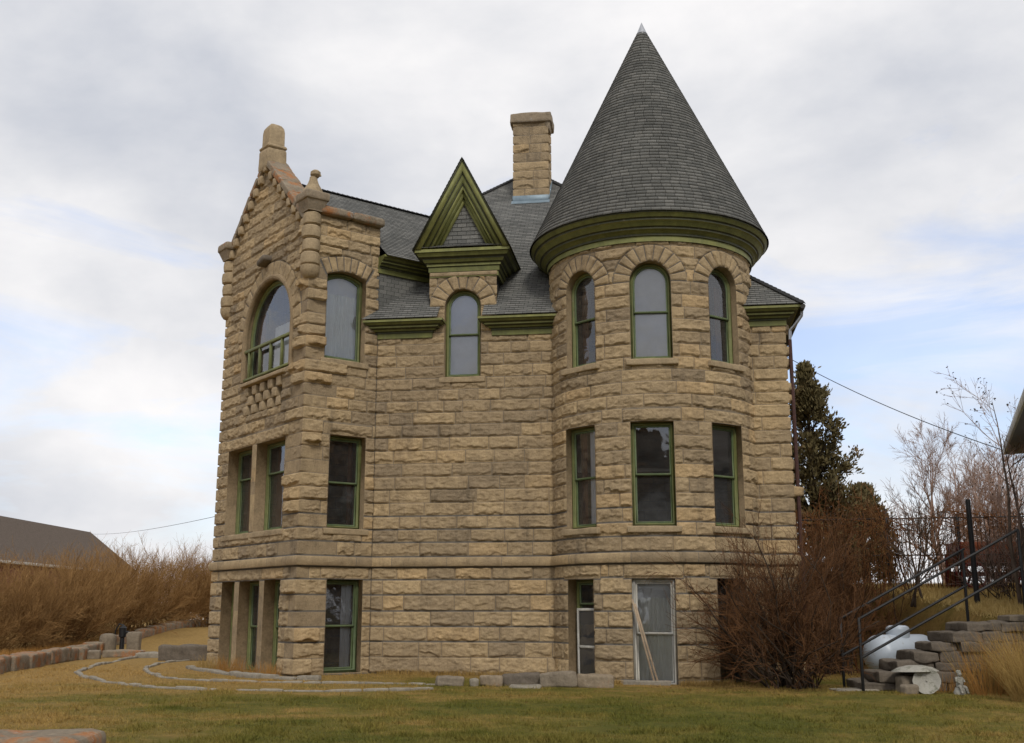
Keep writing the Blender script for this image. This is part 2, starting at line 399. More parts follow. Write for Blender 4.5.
LAWN = make_lawn_material('lawn_turf', .66); BLADE = make_lawn_material('grass_blade', 1.0)
def make_ground():
    xs = np.unique(np.concatenate([np.linspace(-600, -40, 18), np.linspace(-40, 4, 75), np.linspace(4, 16, 70), np.linspace(16, 60, 30), np.linspace(60, 600, 18)]))
    ys = np.unique(np.concatenate([np.linspace(-60, 10, 15), np.linspace(10, 24.2, 40), np.linspace(24.2, 25, 14), np.linspace(25, 60, 60), np.linspace(60, 1500, 40)]))
    X, Y = np.meshgrid(xs, ys, indexing='ij'); Z = ground_z(X, Y); V = np.stack([X, Y, Z], -1).reshape(-1, 3)
    n = len(ys); i, j = np.meshgrid(np.arange(len(xs) - 1), np.arange(n - 1), indexing='ij'); a = (i * n + j).ravel()
    o = mk('ground', V, np.stack([a, a + n, a + n + 1, a + 1], -1), LAWN, smooth=True)
    V0 = V
    # keep the mesh in world coordinates so the turf and the blades share one pattern
    o.data.transform(Matrix.Translation(o.location)); o.location = (0, 0, 0)
    o['kind'] = 'structure'
make_ground()

# ------------------------------------------------------------------ the stone house: plan
def az(d): return np.array([math.sin(R(d)), math.cos(R(d)), 0.0])
UP = np.array([0, 0, 1.0])
U = az(-37); Vv = az(53); A_ = az(98); INW = az(8)
PN = np.array([-5.272, 27.434, 0]); PG = PN + 5.3 * U; PS = PN + 2.2 * Vv
PS = PN + 2.08 * Vv + .085 * A_; TR = 10.56; PR = PS + TR * A_
TC = np.array([3.68, 28.47, 0]); TRAD = 2.65
house = thing('stone_house', (0.5, 32, 0), 'three storey tan sandstone house with round turret, conical roof and gabled corner bay', 'house')
class Flat:
    def __init__(s, P0, d, n): s.P0 = np.array(P0, float); s.d = np.array(d); s.n = np.array(n)
    def pos(s, S, Z, H): S = np.asarray(S, float); return s.P0 + S[..., None] * s.d + np.asarray(Z)[..., None] * UP + np.asarray(H)[..., None] * s.n
    def frame(s, S): return s.P0 + S * s.d, s.d, s.n
class Cyl:
    def __init__(s, C, r, phi0): s.C = np.array(C, float); s.r = r; s.p0 = R(phi0)
    def pos(s, S, Z, H):
        p = s.p0 + np.asarray(S, float) / s.r; rr = s.r + np.asarray(H)
        return np.stack([s.C[0] + rr * np.sin(p), s.C[1] - rr * np.cos(p), np.asarray(Z) + 0 * p], -1)
    def frame(s, S):
        p = s.p0 + S / s.r; n = np.array([math.sin(p), -math.cos(p), 0]); return s.C + n * s.r, np.array([math.cos(p), math.sin(p), 0]), n
    def s_of(s, deg): return (R(deg) - s.p0) * s.r
GABLE = Flat(PN, U, -Vv); SIDE = Flat(PN, Vv, -U); MAIN = Flat(PS, A_, -INW); TUR = Cyl(TC, TRAD, -90)
RIGHT = Flat(PR, INW, A_)

def stone_wall(name, fr, s0, s1, zs, parent, opens=(), lintels=(), arches=(), belts=(), top=None, res=.028, seed=1, c0=False, c1=False, lmin=.48, lmax=1.35, m=ASHLAR, bulge=1.0):
    """rock-faced ashlar. opens: (sa, sb, za, zb, rise); arches: (sc, zspring, ri, ro, n); the courses are zs"""
    rg = np.random.default_rng(seed); Vs = []; Fs = []; As = []; base = 0
    def d_rect(S, Z, r): return np.maximum(np.maximum(r[0] - S, S - r[1]), np.maximum(r[2] - Z, Z - r[3]))
    for k in range(len(zs) - 1):
        lo, hi = zs[k], zs[k + 1]; belt = k in belts
        cuts = [s0]; x = s0 - rg.uniform(0, .6)
        while x < s1:
            x += rg.uniform(lmin, lmax) * (1.7 if belt else 1) * (1.0 if hi - lo > .25 else .8)
            if s0 + .2 < x < s1 - .2: cuts.append(x)
        cuts.append(s1)
        for o in opens:      # a stone ends where an opening begins
            if o[2] < hi - .03 and o[3] > lo + .03: cuts += [o[0], o[1]]
        lint = [l for l in lintels if l[2] < hi - .02 and l[3] > lo + .02]
        cuts = sorted(cuts); cc = [cuts[0]]
        edges = set(round(e, 4) for o in opens for e in o[:2])
        for c in cuts[1:]:
            if c - cc[-1] < .16 and c != s1:
                if round(c, 4) in edges and round(cc[-1], 4) not in edges and len(cc) > 1: cc[-1] = c
                elif round(c, 4) in edges: cc.append(c)
                continue
            cc.append(c)
        cuts = cc
        lines = list(cuts)
        for c in cuts[1:-1]: lines += [c - .011, c + .011]
        for l in lint:
            for e in l[:2]: lines += [e - .011, e, e + .011]
        lines = [l for l in sorted(lines) if s0 <= l <= s1]
        sl = [lines[0]]
        for l in lines[1:]:
            g = l - sl[-1]
            if g < .004: continue
            n = max(1, int(round(g / res))); b0 = sl[-1]; sl += [b0 + g * (i + 1) / n for i in range(n)]
        S = np.array(sl)
        zl = [lo, lo + .0105]; z2 = hi - .0105; n = max(2, int(round((z2 - zl[-1]) / (res * .72)))); zl += [zl[-1] + (z2 - lo - .0105) * (i + 1) / n for i in range(n)] + [hi]
        for o in opens:
            for e in o[2:4]:
                if lo + .02 < e < hi - .02: zl[int(np.argmin(np.abs(np.array(zl) - e)))] = e
        Z = np.array(sorted(zl)); SS, ZZ = np.meshgrid(S, Z, indexing='ij')
        ci = np.clip(np.searchsorted(np.array(cuts), SS, side='right') - 1, 0, len(cuts) - 2); cu = np.array(cuts)
        dl = SS - cu[ci]; dr = cu[ci + 1] - SS
        if c0: dl = np.where(ci == 0, 9, dl)
        if c1: dr = np.where(ci == len(cuts) - 2, 9, dr)
        dlo = ZZ - lo; dhi = hi - ZZ; d = np.minimum(np.minimum(dl, dr), np.minimum(dlo, dhi)); sid = ci + 100 * k
        for q, l in enumerate(lint):
            dd = d_rect(SS, ZZ, l); ins = dd <= 0
            d = np.where(ins, -dd, np.minimum(d, np.maximum(dd, 0))); sid = np.where(ins, 50 + q + 100 * k, sid)
        for o in opens:
            if o[2] < hi and o[3] > lo: d = np.minimum(d, np.maximum(d_rect(SS, ZZ, (o[0], o[1], o[2], o[3] if o[4] == 0 else o[3])), 0) + .008)
        for a in arches:
            if hi > a[1]:
                rr = np.hypot(SS - a[0], ZZ - a[1]); aa = np.arctan2(ZZ - a[1], SS - a[0]); d = np.where((ZZ >= a[1] - .001) & (aa > a[5] - .03) & (aa < a[6] + .03), np.minimum(d, np.maximum(rr - a[3], 0)), d)
        h1 = hash2(sid, sid * 0 + 3, seed); h2 = hash2(sid, sid * 0 + 9, seed); h3 = hash2(sid, sid * 0 + 14, seed); h4 = hash2(sid, sid * 0 + 21, seed)
        smoothm = np.zeros(SS.shape, bool)
        for l in lint:
            if len(l) > 4: smoothm |= d_rect(SS, ZZ, l[:4]) <= 0
        zr = dlo / (hi - lo); wid = np.maximum(cu[ci + 1] - cu[ci], .1); sr = dl.clip(0, 5) / wid
        e = sstep(d, .009, .028)
        if belt:
            H = .085 * np.minimum(sstep(dlo, .0, .012), sstep(dhi, 0, .03)) + .03 * np.sin(np.pi * zr) + e * .02 * (fbm(SS * 3, ZZ * 6 + k, seed, 3) - .35)
            hc = .085 * np.minimum(sstep(dlo, .0, .012), sstep(dhi, 0, .03)) + .03 * np.sin(np.pi * zr)
        else:
            Aam = (.026 + .030 * h1) * bulge
            wb = .004 + .15 * fbm(SS * 5.5 + h3 * 31, h2 * 57 + ZZ * .5, seed + 5, 4) ** 1.6 * (.25 + 1.1 * h4)
            brk = sstep(dlo, wb - .004, wb + .006)
            wt = .004 + .07 * fbm(SS * 6 + h1 * 21, h4 * 37, seed + 8, 3) ** 2 * h2
            brt = sstep(dhi, wt - .008, wt + .014)
            body = Aam * (.72 + .38 * (1 - zr)) + (h2 - .5) * .034 * (sr - .5) * bulge
            fr1 = np.abs(fbm(SS * 3.3 + h3 * 50, ZZ * 6.0 + h2 * 50, seed + 2, 3) - .5) * 2
            fr3 = np.abs(fbm(SS * 8 + h1 * 50, ZZ * 11 + h3 * 50, seed + 6, 3) - .5) * 2
            scal = np.floor(3.2 * fbm(SS * 2.6 + h2 * 40, ZZ * 4.2 + h1 * 40, seed + 7, 4)) / 3.2 - .4      # spalled scales
            fr2 = fbm(SS * 17, ZZ * 21, seed + 4, 2) - .5
            H = e * np.maximum(.004, body * (.16 + .84 * brk) * (.45 + .55 * brt) + (.036 * (fr1 - .22) + .032 * (fr3 - .22) + .030 * scal) * bulge + .012 * fr2)
            H = np.where(smoothm, e * .014 + .004 * fr2 * e, H)
            hc = .040 * sstep(np.minimum(dlo, dhi), .008, .03)
        SP = SS.copy()
        if c0: w = 1 - sstep(SS - s0, 0, .24); H = H * (1 - w) + hc * w; SP = SP - H * w
        if c1: w = 1 - sstep(s1 - SS, 0, .24); H = H * (1 - w) + hc * w; SP = SP + H * w
        for a in arches:
            if hi > a[1]: aa = np.arctan2(ZZ - a[1], SS - a[0]); H = np.where((np.hypot(SS - a[0], ZZ - a[1]) < a[3] + .003) & (ZZ >= a[1] - .001) & (aa > a[5] - .01) & (aa < a[6] + .01), 0, H)
        P = fr.pos(SP, ZZ, H); ns, nz = SS.shape
        mort = (d < .0105).astype(float)
        a = np.stack([np.clip(.5 + (h2 - .5) * .95 + (h3 - .5) * .4, 0, 1), mort, h4], -1)
        i, j = np.meshgrid(np.arange(ns - 1), np.arange(nz - 1), indexing='ij')
        cs = (SS[:-1, :-1] + SS[1:, 1:]) / 2; cz = (ZZ[:-1, :-1] + ZZ[1:, 1:]) / 2; keep = np.ones(cs.shape, bool)
        for o in opens: keep &= ~((cs > o[0]) & (cs < o[1]) & (cz > o[2]) & (cz < o[3]))
        for q in arches: ac = np.arctan2(cz - q[1], cs - q[0]); keep &= ~((np.hypot(cs - q[0], cz - q[1]) < q[2] + .08) & (cz > q[1] - .001) & (ac > q[5]) & (ac < q[6]))
        if top is not None: keep &= cz < top(cs)
        b0 = (i * nz + j)[keep] + base
        Fs.append(np.stack([b0, b0 + nz, b0 + nz + 1, b0 + 1], -1)); Vs.append(P.reshape(-1, 3)); As.append(a.reshape(-1, 3)); base += ns * nz
    for q, (sc, zsp, ri, ro, nv, b0_, b1_) in enumerate(arches):      # voussoirs
        for v in range(nv):
            a0 = b0_ + (b1_ - b0_) * v / nv; a1 = b0_ + (b1_ - b0_) * (v + 1) / nv; na = max(5, int((a1 - a0) * ro / res)); nr = max(5, int((ro - ri) / res))
            ang = np.concatenate([[a0, a0 + .009 / ro], np.linspace(a0 + .02 / ro, a1 - .02 / ro, na), [a1 - .009 / ro, a1]]); rad = np.concatenate([[ri, ri + .008], np.linspace(ri + .02, ro - .012, nr), [ro]])
            AA, RR = np.meshgrid(ang, rad, indexing='ij'); d = np.minimum(np.minimum((AA - a0) * RR, (a1 - AA) * RR), np.minimum(RR - ri + .006, ro - RR))
            SS = sc + RR * np.cos(AA); ZZ = zsp + RR * np.sin(AA); hh = rg.random(4); e = sstep(d, .008, .034)
            H = .006 * sstep(ro - RR, 0, .01) + e * np.maximum(.004, (.020 + .035 * hh[0]) * bulge + .03 * (np.abs(fbm(SS * 4 + v * 9.1, ZZ * 5, seed + 2, 4) - .5) * 2 - .25) + .010 * (fbm(SS * 14, ZZ * 14, seed, 2) - .5))
            P = fr.pos(SS, ZZ, H); ns, nz = SS.shape; i, j = np.meshgrid(np.arange(ns - 1), np.arange(nz - 1), indexing='ij'); b0 = (i * nz + j).ravel() + base
            Fs.append(np.stack([b0, b0 + 1, b0 + nz + 1, b0 + nz], -1)); Vs.append(P.reshape(-1, 3)); base += ns * nz
            As.append(np.stack([np.full(ns * nz, .35 + .5 * hh[1]), (d < .0095).ravel().astype(float), np.full(ns * nz, hh[2])], -1))
    V = np.concatenate(Vs); F = np.concatenate(Fs)
    # drop unused points
    used = np.zeros(len(V), bool); used[F.ravel()] = True; remap = np.cumsum(used) - 1
    _, t, n = fr.frame((s0 + s1) / 2); 
    F = remap[F]
    if np.dot(np.cross(t, UP), n) < 0: F = F[:, ::-1]
    return mk(name, V[used], F, m, parent, {'stone': np.concatenate(As)[used]})

Z_LOW = [0.42, .80, 1.17, 1.55, 1.95, 2.33, 2.64, 2.91]
Z_MID = [3.27, 3.60, 3.94, 4.28, 4.62, 4.96, 5.30, 5.64, 5.98, 6.32, 6.64, 6.95, 7.25, 7.56, 7.88, 8.19, 8.50, 8.80]
Z_HI = [9.12, 9.45, 9.76, 10.06, 10.36, 10.66, 10.98, 11.26, 11.54, 11.82]
ZALL = [-.35] + [.03] + Z_LOW + Z_MID + Z_HI
BELT = ZALL.index(2.64)

# openings: (s0, s1, z0, z1, rise)
G_OP = [(.90, 1.85, -.02, 2.33, 0), (2.15, 3.43, -.02, 2.33, 0), (3.75, 4.60, -.02, 2.33, 0), (.97, 2.72, 3.60, 5.98, 0), (3.02, 4.62, 3.60, 5.98, 0),
        (.86, 3.84, 7.83, 9.04, 1.49), (1.32, 3.52, 6.86, 7.66, 0)]
S_OP = [(.81, 1.83, .06, 2.33, 0), (.76, 1.80, 3.60, 5.98, 0), (.52, 1.68, 7.96, 10.22, .15)]
M_OP = [(1.75, 2.72, 7.58, 9.50, .485)]
def tw(deg, hw, z0, z1, rise): s = TUR.s_of(deg); return (s - hw, s + hw, z0, z1, rise)
T_OP = [tw(-7.6, .51, 3.50, 5.98, 0), tw(-50, .51, 3.50, 5.98, 0), tw(35.8, .51, 3.50, 5.98, 0),
        tw(-6.6, .50, 7.50, 9.46, .50), tw(-48.5, .50, 7.50, 9.46, .50), tw(36.8, .50, 7.50, 9.46, .50),
        tw(-9.0, .50, -.12, 2.29, 0), tw(-51, .45, -.05, 2.29, 0), tw(34.5, .47, -.12, 2.29, 0)]
def lint(o, e=.22, h=.31): return (o[0] - e, o[1] + e, o[3], o[3] + h)
def arch_of(o, thick, n): return ((o[0] + o[1]) / 2, o[3], (o[1] - o[0]) / 2, (o[1] - o[0]) / 2 + thick, n, 0.0, math.pi)
def seg_arch(o, thick, n):
    a = (o[1] - o[0]) / 2 + .01; r_ = (a * a + o[4] ** 2) / (2 * o[4]); h = math.asin(a / r_); return ((o[0] + o[1]) / 2, o[3] + o[4] - r_, r_, r_ + thick, n, math.pi / 2 - h, math.pi / 2 + h)

GW = 5.3; GA = 2.85
stone_wall('gable_wall', GABLE, 0, GW, ZALL + [12.14, 12.46, 12.78, 13.10, 13.44, 13.78, 14.2], house, G_OP, [lint(G_OP[i]) for i in (3, 4)] + [(.75, 2.0, 2.33, 2.64), (2.0, 3.58, 2.33, 2.64), (3.58, 4.8, 2.33, 2.64), (1.85, 2.15, -.4, 2.33, 1), (3.43, 3.75, -.4, 2.33, 1), (2.72, 3.02, 3.60, 5.98, 1)],
           [arch_of(G_OP[5], .50, 15)], (BELT,), top=lambda s: 14.13 - .93 * np.abs(s - GA), seed=11, c0=True, c1=True)
stone_wall('bay_side_wall', SIDE, 0, 2.08, ZALL, house, S_OP + [], [lint(S_OP[0], .18), lint(S_OP[1], .2)], [seg_arch(S_OP[2], .42, 7)], (BELT,), seed=12, c0=True)
stone_wall('wall', MAIN, -.085, 5.0, [z for z in ZALL if z < 10.4] + [10.47], house, M_OP, [], [arch_of(M_OP[0], .42, 9)], (BELT,), top=lambda s: np.where((s > 1.33) & (s < 3.16), 10.5, 9.1), seed=13)
stone_wall('wall', MAIN, 9.2, TR, [z for z in ZALL if z < 9.2], house, (), (), (), (BELT,), seed=14, c1=True)
TS0, TS1 = TUR.s_of(-89), TUR.s_of(73)
stone_wall('turret_wall', TUR, TS0, TS1, [z for z in ZALL if z < 10.7], house, T_OP, [lint(o, .2) for o in T_OP[:3]] + [lint(o, .2, .35) for o in T_OP[6:]], [arch_of(o, .42, 11) for o in T_OP[3:6]], (BELT,), seed=15)
stone_wall('wall', RIGHT, 0, 14.8, [z for z in ZALL if z < 9.2], house, (), (), (), (BELT,), seed=16, c0=True, res=.075)
stone_wall('wall', Flat(PG, Vv, U), 0, 6.2, [z for z in ZALL if z < 11.4], house, (), (), (), (BELT,), seed=17, c0=True, res=.06)
LB0 = PS - 1.2 * A_
stone_wall('wall', Flat(LB0 + 5.6 * INW, INW, -A_), 0, 9.2, [z for z in ZALL if z < 9.2], house, seed=18, res=.09)
stone_wall('wall', Flat(LB0 + 14.8 * INW, A_, INW), 0, TR + 1.2, [z for z in ZALL if z < 9.2], house, seed=19, res=.12)
# floors and ceilings inside, so the rooms behind the glass are rooms
def inner(pts): return [tuple(p) for p in pts]
plan = [PG + .3 * Vv - .3 * U, PN + .3 * (U + Vv), PS + .3 * U + .1 * INW, PS + .2 * INW, PR + .3 * INW - .3 * A_, PR + 14.5 * INW - .3 * A_, LB0 + 14.5 * INW + .3 * A_, LB0 + 6.2 * INW + .3 * A_]
for zf in (-.25, 2.78, 6.75): MB().prism([(*p[:2], zf) for p in plan], (0, 0, .12)).build('floor', PLASTER, house)
for zf in (2.78, 6.75, 10.35): MB().lathe([(TRAD - .12, zf), (TRAD - .12, zf + .12)], (TC[0], TC[1], 0), 40).build('turret_floor', PLASTER, house)

# ------------------------------------------------------------------ windows
def outline(w, z0, zt, rise, ins):
    a = w / 2 - ins; P = [(-a, z0 + ins), (a, z0 + ins)]
    if rise <= 0: return P + [(a, zt - ins), (-a, zt - ins)]
    n = 20
    if rise > .8 * w / 2: P += [((a) * math.cos(math.pi * i / n), zt + (rise - ins) * math.sin(math.pi * i / n)) for i in range(n + 1)]
    else: P += [(a * (1 - 2 * i / n), zt - ins + rise * (1 - (1 - 2 * i / n) ** 2)) for i in range(n + 1)]
    return P
def ring(mb, fn, o, i, y0, y1, m=0):
    n = len(o); V = [fn(x, z, y1) for x, z in o] + [fn(x, z, y1) for x, z in i] + [fn(x, z, y0) for x, z in o] + [fn(x, z, y0) for x, z in i]; F = []
    for k in range(n):
        q = (k + 1) % n; F += [(k, q, n + q, n + k), (2 * n + q, 2 * n + k, 3 * n + k, 3 * n + q), (n + k, n + q, 3 * n + q, 3 * n + k), (q, k, 2 * n + k, 2 * n + q)]
    mb.add(V, F, m)
def window(fr, o, parent=house, recess=.26, casing=SASHGREEN, sash=SASHGREEN2, mid=.5, curtain=None, sill=True, cw=.075, name='window', blind=None, vbar=False):
    s0, s1, z0, z1, rise = o; w = s1 - s0; sc = (s0 + s1) / 2; P0, t, n = fr.frame(sc); O = P0 - n * recess
    fn = lambda x, z, y: O + t * x + n * y + UP * z
    a = MB(); ring(a, fn, outline(w, z0, z1, rise, -.01), outline(w, z0, z1, rise, cw), -.12, 0.0)
    ring(a, fn, outline(w, z0, z1, rise, cw * .45), outline(w, z0, z1, rise, cw * .8), -.02, 0.018)
    wo = a.build(name, casing, parent); top = z1 + rise; zm = z0 + (top - z0) * (mid or 1); b = MB()
    one = mid is None or mid >= .99
    if one: ring(b, fn, outline(w, z0, z1, rise, cw - .005), outline(w, z0, z1, rise, cw + .05), -.07, -.03)
    else:
        ring(b, fn, outline(w, zm - .03 - cw, z1, rise, cw - .005), outline(w, zm - .03 - cw, z1, rise, cw + .045), -.07, -.03)
        ring(b, fn, outline(w, z0, zm + .02 + cw, 0, cw - .005), outline(w, z0, zm + .02 + cw, 0, cw + .045), -.112, -.072)
    b.build('sash', sash, wo)
    p = MB(); A = outline(w, (zm - .03 - cw) if not one else z0, z1, rise, cw + .04); B = outline(w, z0, zm + .02 + cw, 0, cw + .04)
    fl = 1 if np.dot(np.cross(t, UP), n) > 0 else -1      # panes face outwards
    p.add([fn(x, z, -.05) for x, z in A], [tuple(range(len(A)))[::fl]]); one or p.add([fn(x, z, -.092) for x, z in B], [tuple(range(len(B)))[::fl]]); p.build('pane', GLASS, wo)
    r = MB(); ol = outline(w, z0, z1, rise, 0); N = len(ol)
    V = [fr.pos(np.array(sc + x), np.array(z), np.array(.012)) for x, z in ol] + [fn(x, z, -.06) for x, z in ol]
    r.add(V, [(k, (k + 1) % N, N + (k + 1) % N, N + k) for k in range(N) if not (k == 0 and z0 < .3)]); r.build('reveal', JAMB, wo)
    if sill:
        q = MB(); q.rough(P0 + n * (-.10) + UP * (z0 - .08), (w + .26, .34, .16), math.atan2(t[1], t[0]), .03, .018, 9, int(s0 * 50 + z0 * 7), freq=4); q.build('sill', DRESSED, wo, True)
    for c in (curtain or []):     # (x0, x1, za, zb, depth, material, name)
        x0, x1, za, zb, dp, cm, cn = c; k = max(6, int((x1 - x0) / .02)); X = np.linspace(x0, x1, k); ym = -dp + .018 * np.sin(X * 55 + 2 * np.sin(X * 9)) * (cn != 'blind')
        top_ = [zb if not (rise and zb > z1) else min(zb, z1 + math.sqrt(max(0, 1 - (min(abs(x), w / 2) / (w / 2)) ** 2)) * rise) for x in X]
        V = [fn(x, za, y) for x, y in zip(X, ym)] + [fn(x, zt, y) for x, zt, y in zip(X, top_, ym)]
        MB().add(V, [(i, i + 1, k + i + 1, k + i) for i in range(k - 1)]).build(cn, cm, wo, cn != 'blind')
    return wo
def full(o, m, dp=.125, name='blind', fa=0, fb=1):
    w = (o[1] - o[0]) / 2 - .05; t = o[3] + o[4]; return (-w, w, o[2] + (t - o[2]) * fa, o[2] + (t - o[2]) * fb, dp, m, name)
# gable front
for i in (0, 1, 2): window(GABLE, G_OP[i], sill=False, recess=.30, curtain=[(-.1, (G_OP[i][1] - G_OP[i][0]) / 2, .05, 2.2, .25, BLIND, 'curtain')] if i == 1 else None)
for i in (3, 4):
    w = (G_OP[i][1] - G_OP[i][0]) / 2
    window(GABLE, G_OP[i], recess=.30, mid=.66, curtain=[(-w + .05, -w + .62, 3.7, 5.9, .22, CURTAIN, 'curtain'), (.15, w - .05, 3.65, 5.9, .3, DRAPE, 'drape')])
ow = window(GABLE, G_OP[5], recess=.13, mid=None, cw=.11, curtain=[(.95, 1.36, 7.9, 9.8, .2, DRAPE, 'drape'), (-1.0, .6, 7.9, 9.35, .35, CURTAIN, 'curtain')])
# side of the bay
window(SIDE, S_OP[0], sill=False, recess=.2, casing=SASHGREEN2, curtain=[(.12, .42, .1, 2.2, .2, BLIND, 'curtain')])
window(SIDE, S_OP[1], recess=.2, curtain=[(.30, .44, 3.7, 5.9, .3, DRAPE, 'drape')])
window(SIDE, S_OP[2], recess=.2, mid=None, curtain=[full(S_OP[2], CURTAIN, .11, 'curtain', 0, .76), full(S_OP[2], BLIND, .14, 'blind', .70, .97)])
# main wall
window(MAIN, M_OP[0], recess=.16, curtain=[full(M_OP[0], BLIND, .125, 'blind', 0, .98)])
# turret
window(TUR, T_OP[0], recess=.22); window(TUR, T_OP[1], recess=.22, curtain=[(-.42, -.22, 3.6, 5.9, .25, DRAPE, 'drape'), (.02, .4, 3.6, 5.9, .16, BLIND, 'curtain')]); window(TUR, T_OP[2], recess=.22)
window(TUR, T_OP[3], recess=.22, curtain=[full(T_OP[3], BLIND)]); window(TUR, T_OP[4], recess=.22, curtain=[(-.42, -.2, 7.6, 9.6, .3, DRAPE, 'drape')]); window(TUR, T_OP[5], recess=.22, curtain=[(.2, .42, 7.6, 9.6, .3, DRAPE, 'drape')])  # upper centre blind added for the grey reflection on its glass
window(TUR, T_OP[7], sill=False, recess=.3, mid=.76)
window(TUR, T_OP[8], sill=False, recess=.3, casing=GREYDOOR, sash=GREYDOOR, mid=.45, curtain=[full(T_OP[8], GREYDOOR, .14, 'door_panel', 0, .98)], name='door')
window(TUR, T_OP[6], sill=False, recess=.13, casing=WHITEPAINT, sash=WHITEPAINT, mid=.49, curtain=[full(T_OP[6], CURTAIN, .13, 'curtain', 0, .82), full(T_OP[6], BLIND, .15, 'blind', .8, .99)], name='door')
# the white storm sash leaning inside the left basement opening
P0, t, n = TUR.frame(TUR.s_of(-50)); sf = MB(); fn = lambda x, z, y: P0 - n * .22 + t * x + n * y + UP * z
ring(sf, fn, outline(.74, .0, 1.62, 0, 0), outline(.74, .0, 1.62, 0, .06), -.03, .02); sf.box(P0 - n * .22 + UP * .72, (.66, .04, .06), (t, n, UP), .004)
sf_o = sf.build('storm_sash', WHITEPAINT, house); MB().add([fn(x, z, -.04) for x, z in outline(.74, 0, 1.62, 0, .05)], [(0, 1, 2, 3)]).build('screen', plain('grey_screen', (.16, .16, .165), .9, .1, 3, 0), sf_o); MB().add([fn(x, z, 0) for x, z in outline(.74, 0, 1.62, 0, .05)], [(0, 1, 2, 3)]).build('pane', GLASS, sf_o)

# ------------------------------------------------------------------ gable details
def gp(s, z, h): return PN + U * s - Vv * h + UP * z
g_rot = math.atan2(U[1], U[0])
a = MB(); pts = [gp(2.35 + 1.53 * math.cos(w), 9.04 + 1.53 * math.sin(w), .01) for w in np.linspace(0, math.pi, 40)]
pts = [gp(2.35 + 1.53, z, .01) for z in (7.85, 8.4)] + pts + [gp(2.35 - 1.53, z, .01) for z in (8.4, 7.85)]
a.tube(pts, .085, 10); a.build('arch_moulding', JAMB, house, True)
a = MB()
for z, s_ in ((8.72, .085), (7.90, .07)): a.box(gp(2.35, z, -.0), (2.96, .10, s_), (U, -Vv, UP), .012)
for s in np.linspace(1.45, 3.55, 4): a.box(gp(s, 8.31, -.0), (.085, .07, .76), (U, -Vv, UP), .01)
a.build('balustrade', SASHGREEN, house)
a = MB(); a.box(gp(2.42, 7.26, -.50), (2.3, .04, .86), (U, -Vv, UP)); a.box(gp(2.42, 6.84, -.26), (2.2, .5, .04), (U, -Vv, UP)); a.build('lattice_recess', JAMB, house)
a = MB()
for r_ in range(3):
    for c_ in range(-1, 5):
        s = 1.32 + .02 + c_ * .52 + (.26 if r_ % 2 else 0) + .14
        if 1.25 < s < 3.6: a.rough(gp(s, 6.86 + .135 + r_ * .267, -.15), (.31, .42, .272), g_rot, .05, .02, 6, r_ * 7 + c_)
a.build('stone_lattice', DRESSED, house, True)
a = MB(); a.rough(gp(2.42, 7.73, .0), (2.75, .30, .11), g_rot, .03, .012, 9, 5); a.build('stone_ledge', DRESSED, house, True)
# coping slabs on the two rakes, teeth under them, backing behind
rk = math.atan(.93)
for sg in (-1, 1):
    a = MB(); CW_ = (GA + .12) if sg < 0 else (5.42 - GA); L = CW_ / math.cos(rk); nsl = 5
    for i in range(nsl):
        q = (i + .5) / nsl * (L - .35) + .35; s = GA + sg * (CW_ - q * math.cos(rk)); z = 14.17 - .93 * CW_ + q * math.sin(rk) + .06
        M3 = np.array([U * sg * -1 * math.cos(rk) + UP * math.sin(rk), -Vv, U * sg * math.sin(rk) + UP * math.cos(rk)])
        b = MB(); b.rough((0, 0, 0), ((L - .35) / nsl - .012, .66, .17), 0, .03, .022, 9, i * 3 + sg + 8, freq=3.5)
        a.add(b.V[0] @ M3 + gp(s, z, -.17), b.F if sg < 0 else [f[::-1] for f in b.F])
    a.build('gable_coping', RUSTLICHEN, house, True)
    a = MB()
    for i in range(8):
        q = .38 + i * .43; s = GA + sg * (CW_ - .09 - q * math.cos(rk)); z = 14.17 - .93 * CW_ - .10 + q * math.sin(rk)
        a.rough(gp(s, z, .05), (.24, .22, .26), g_rot, .05, .02, 6, i + 40)
    a.build('corbel_teeth', DRESSED, house, True)
a = MB(); a.prism([gp(5.2, 11.3, -.10), gp(5.2, 11.86, -.10), gp(GA, 14.04, -.10), gp(.1, 11.5, -.10), gp(.1, 11.3, -.10)], Vv * .26); a.build('parapet_backing', DRESSED, house)
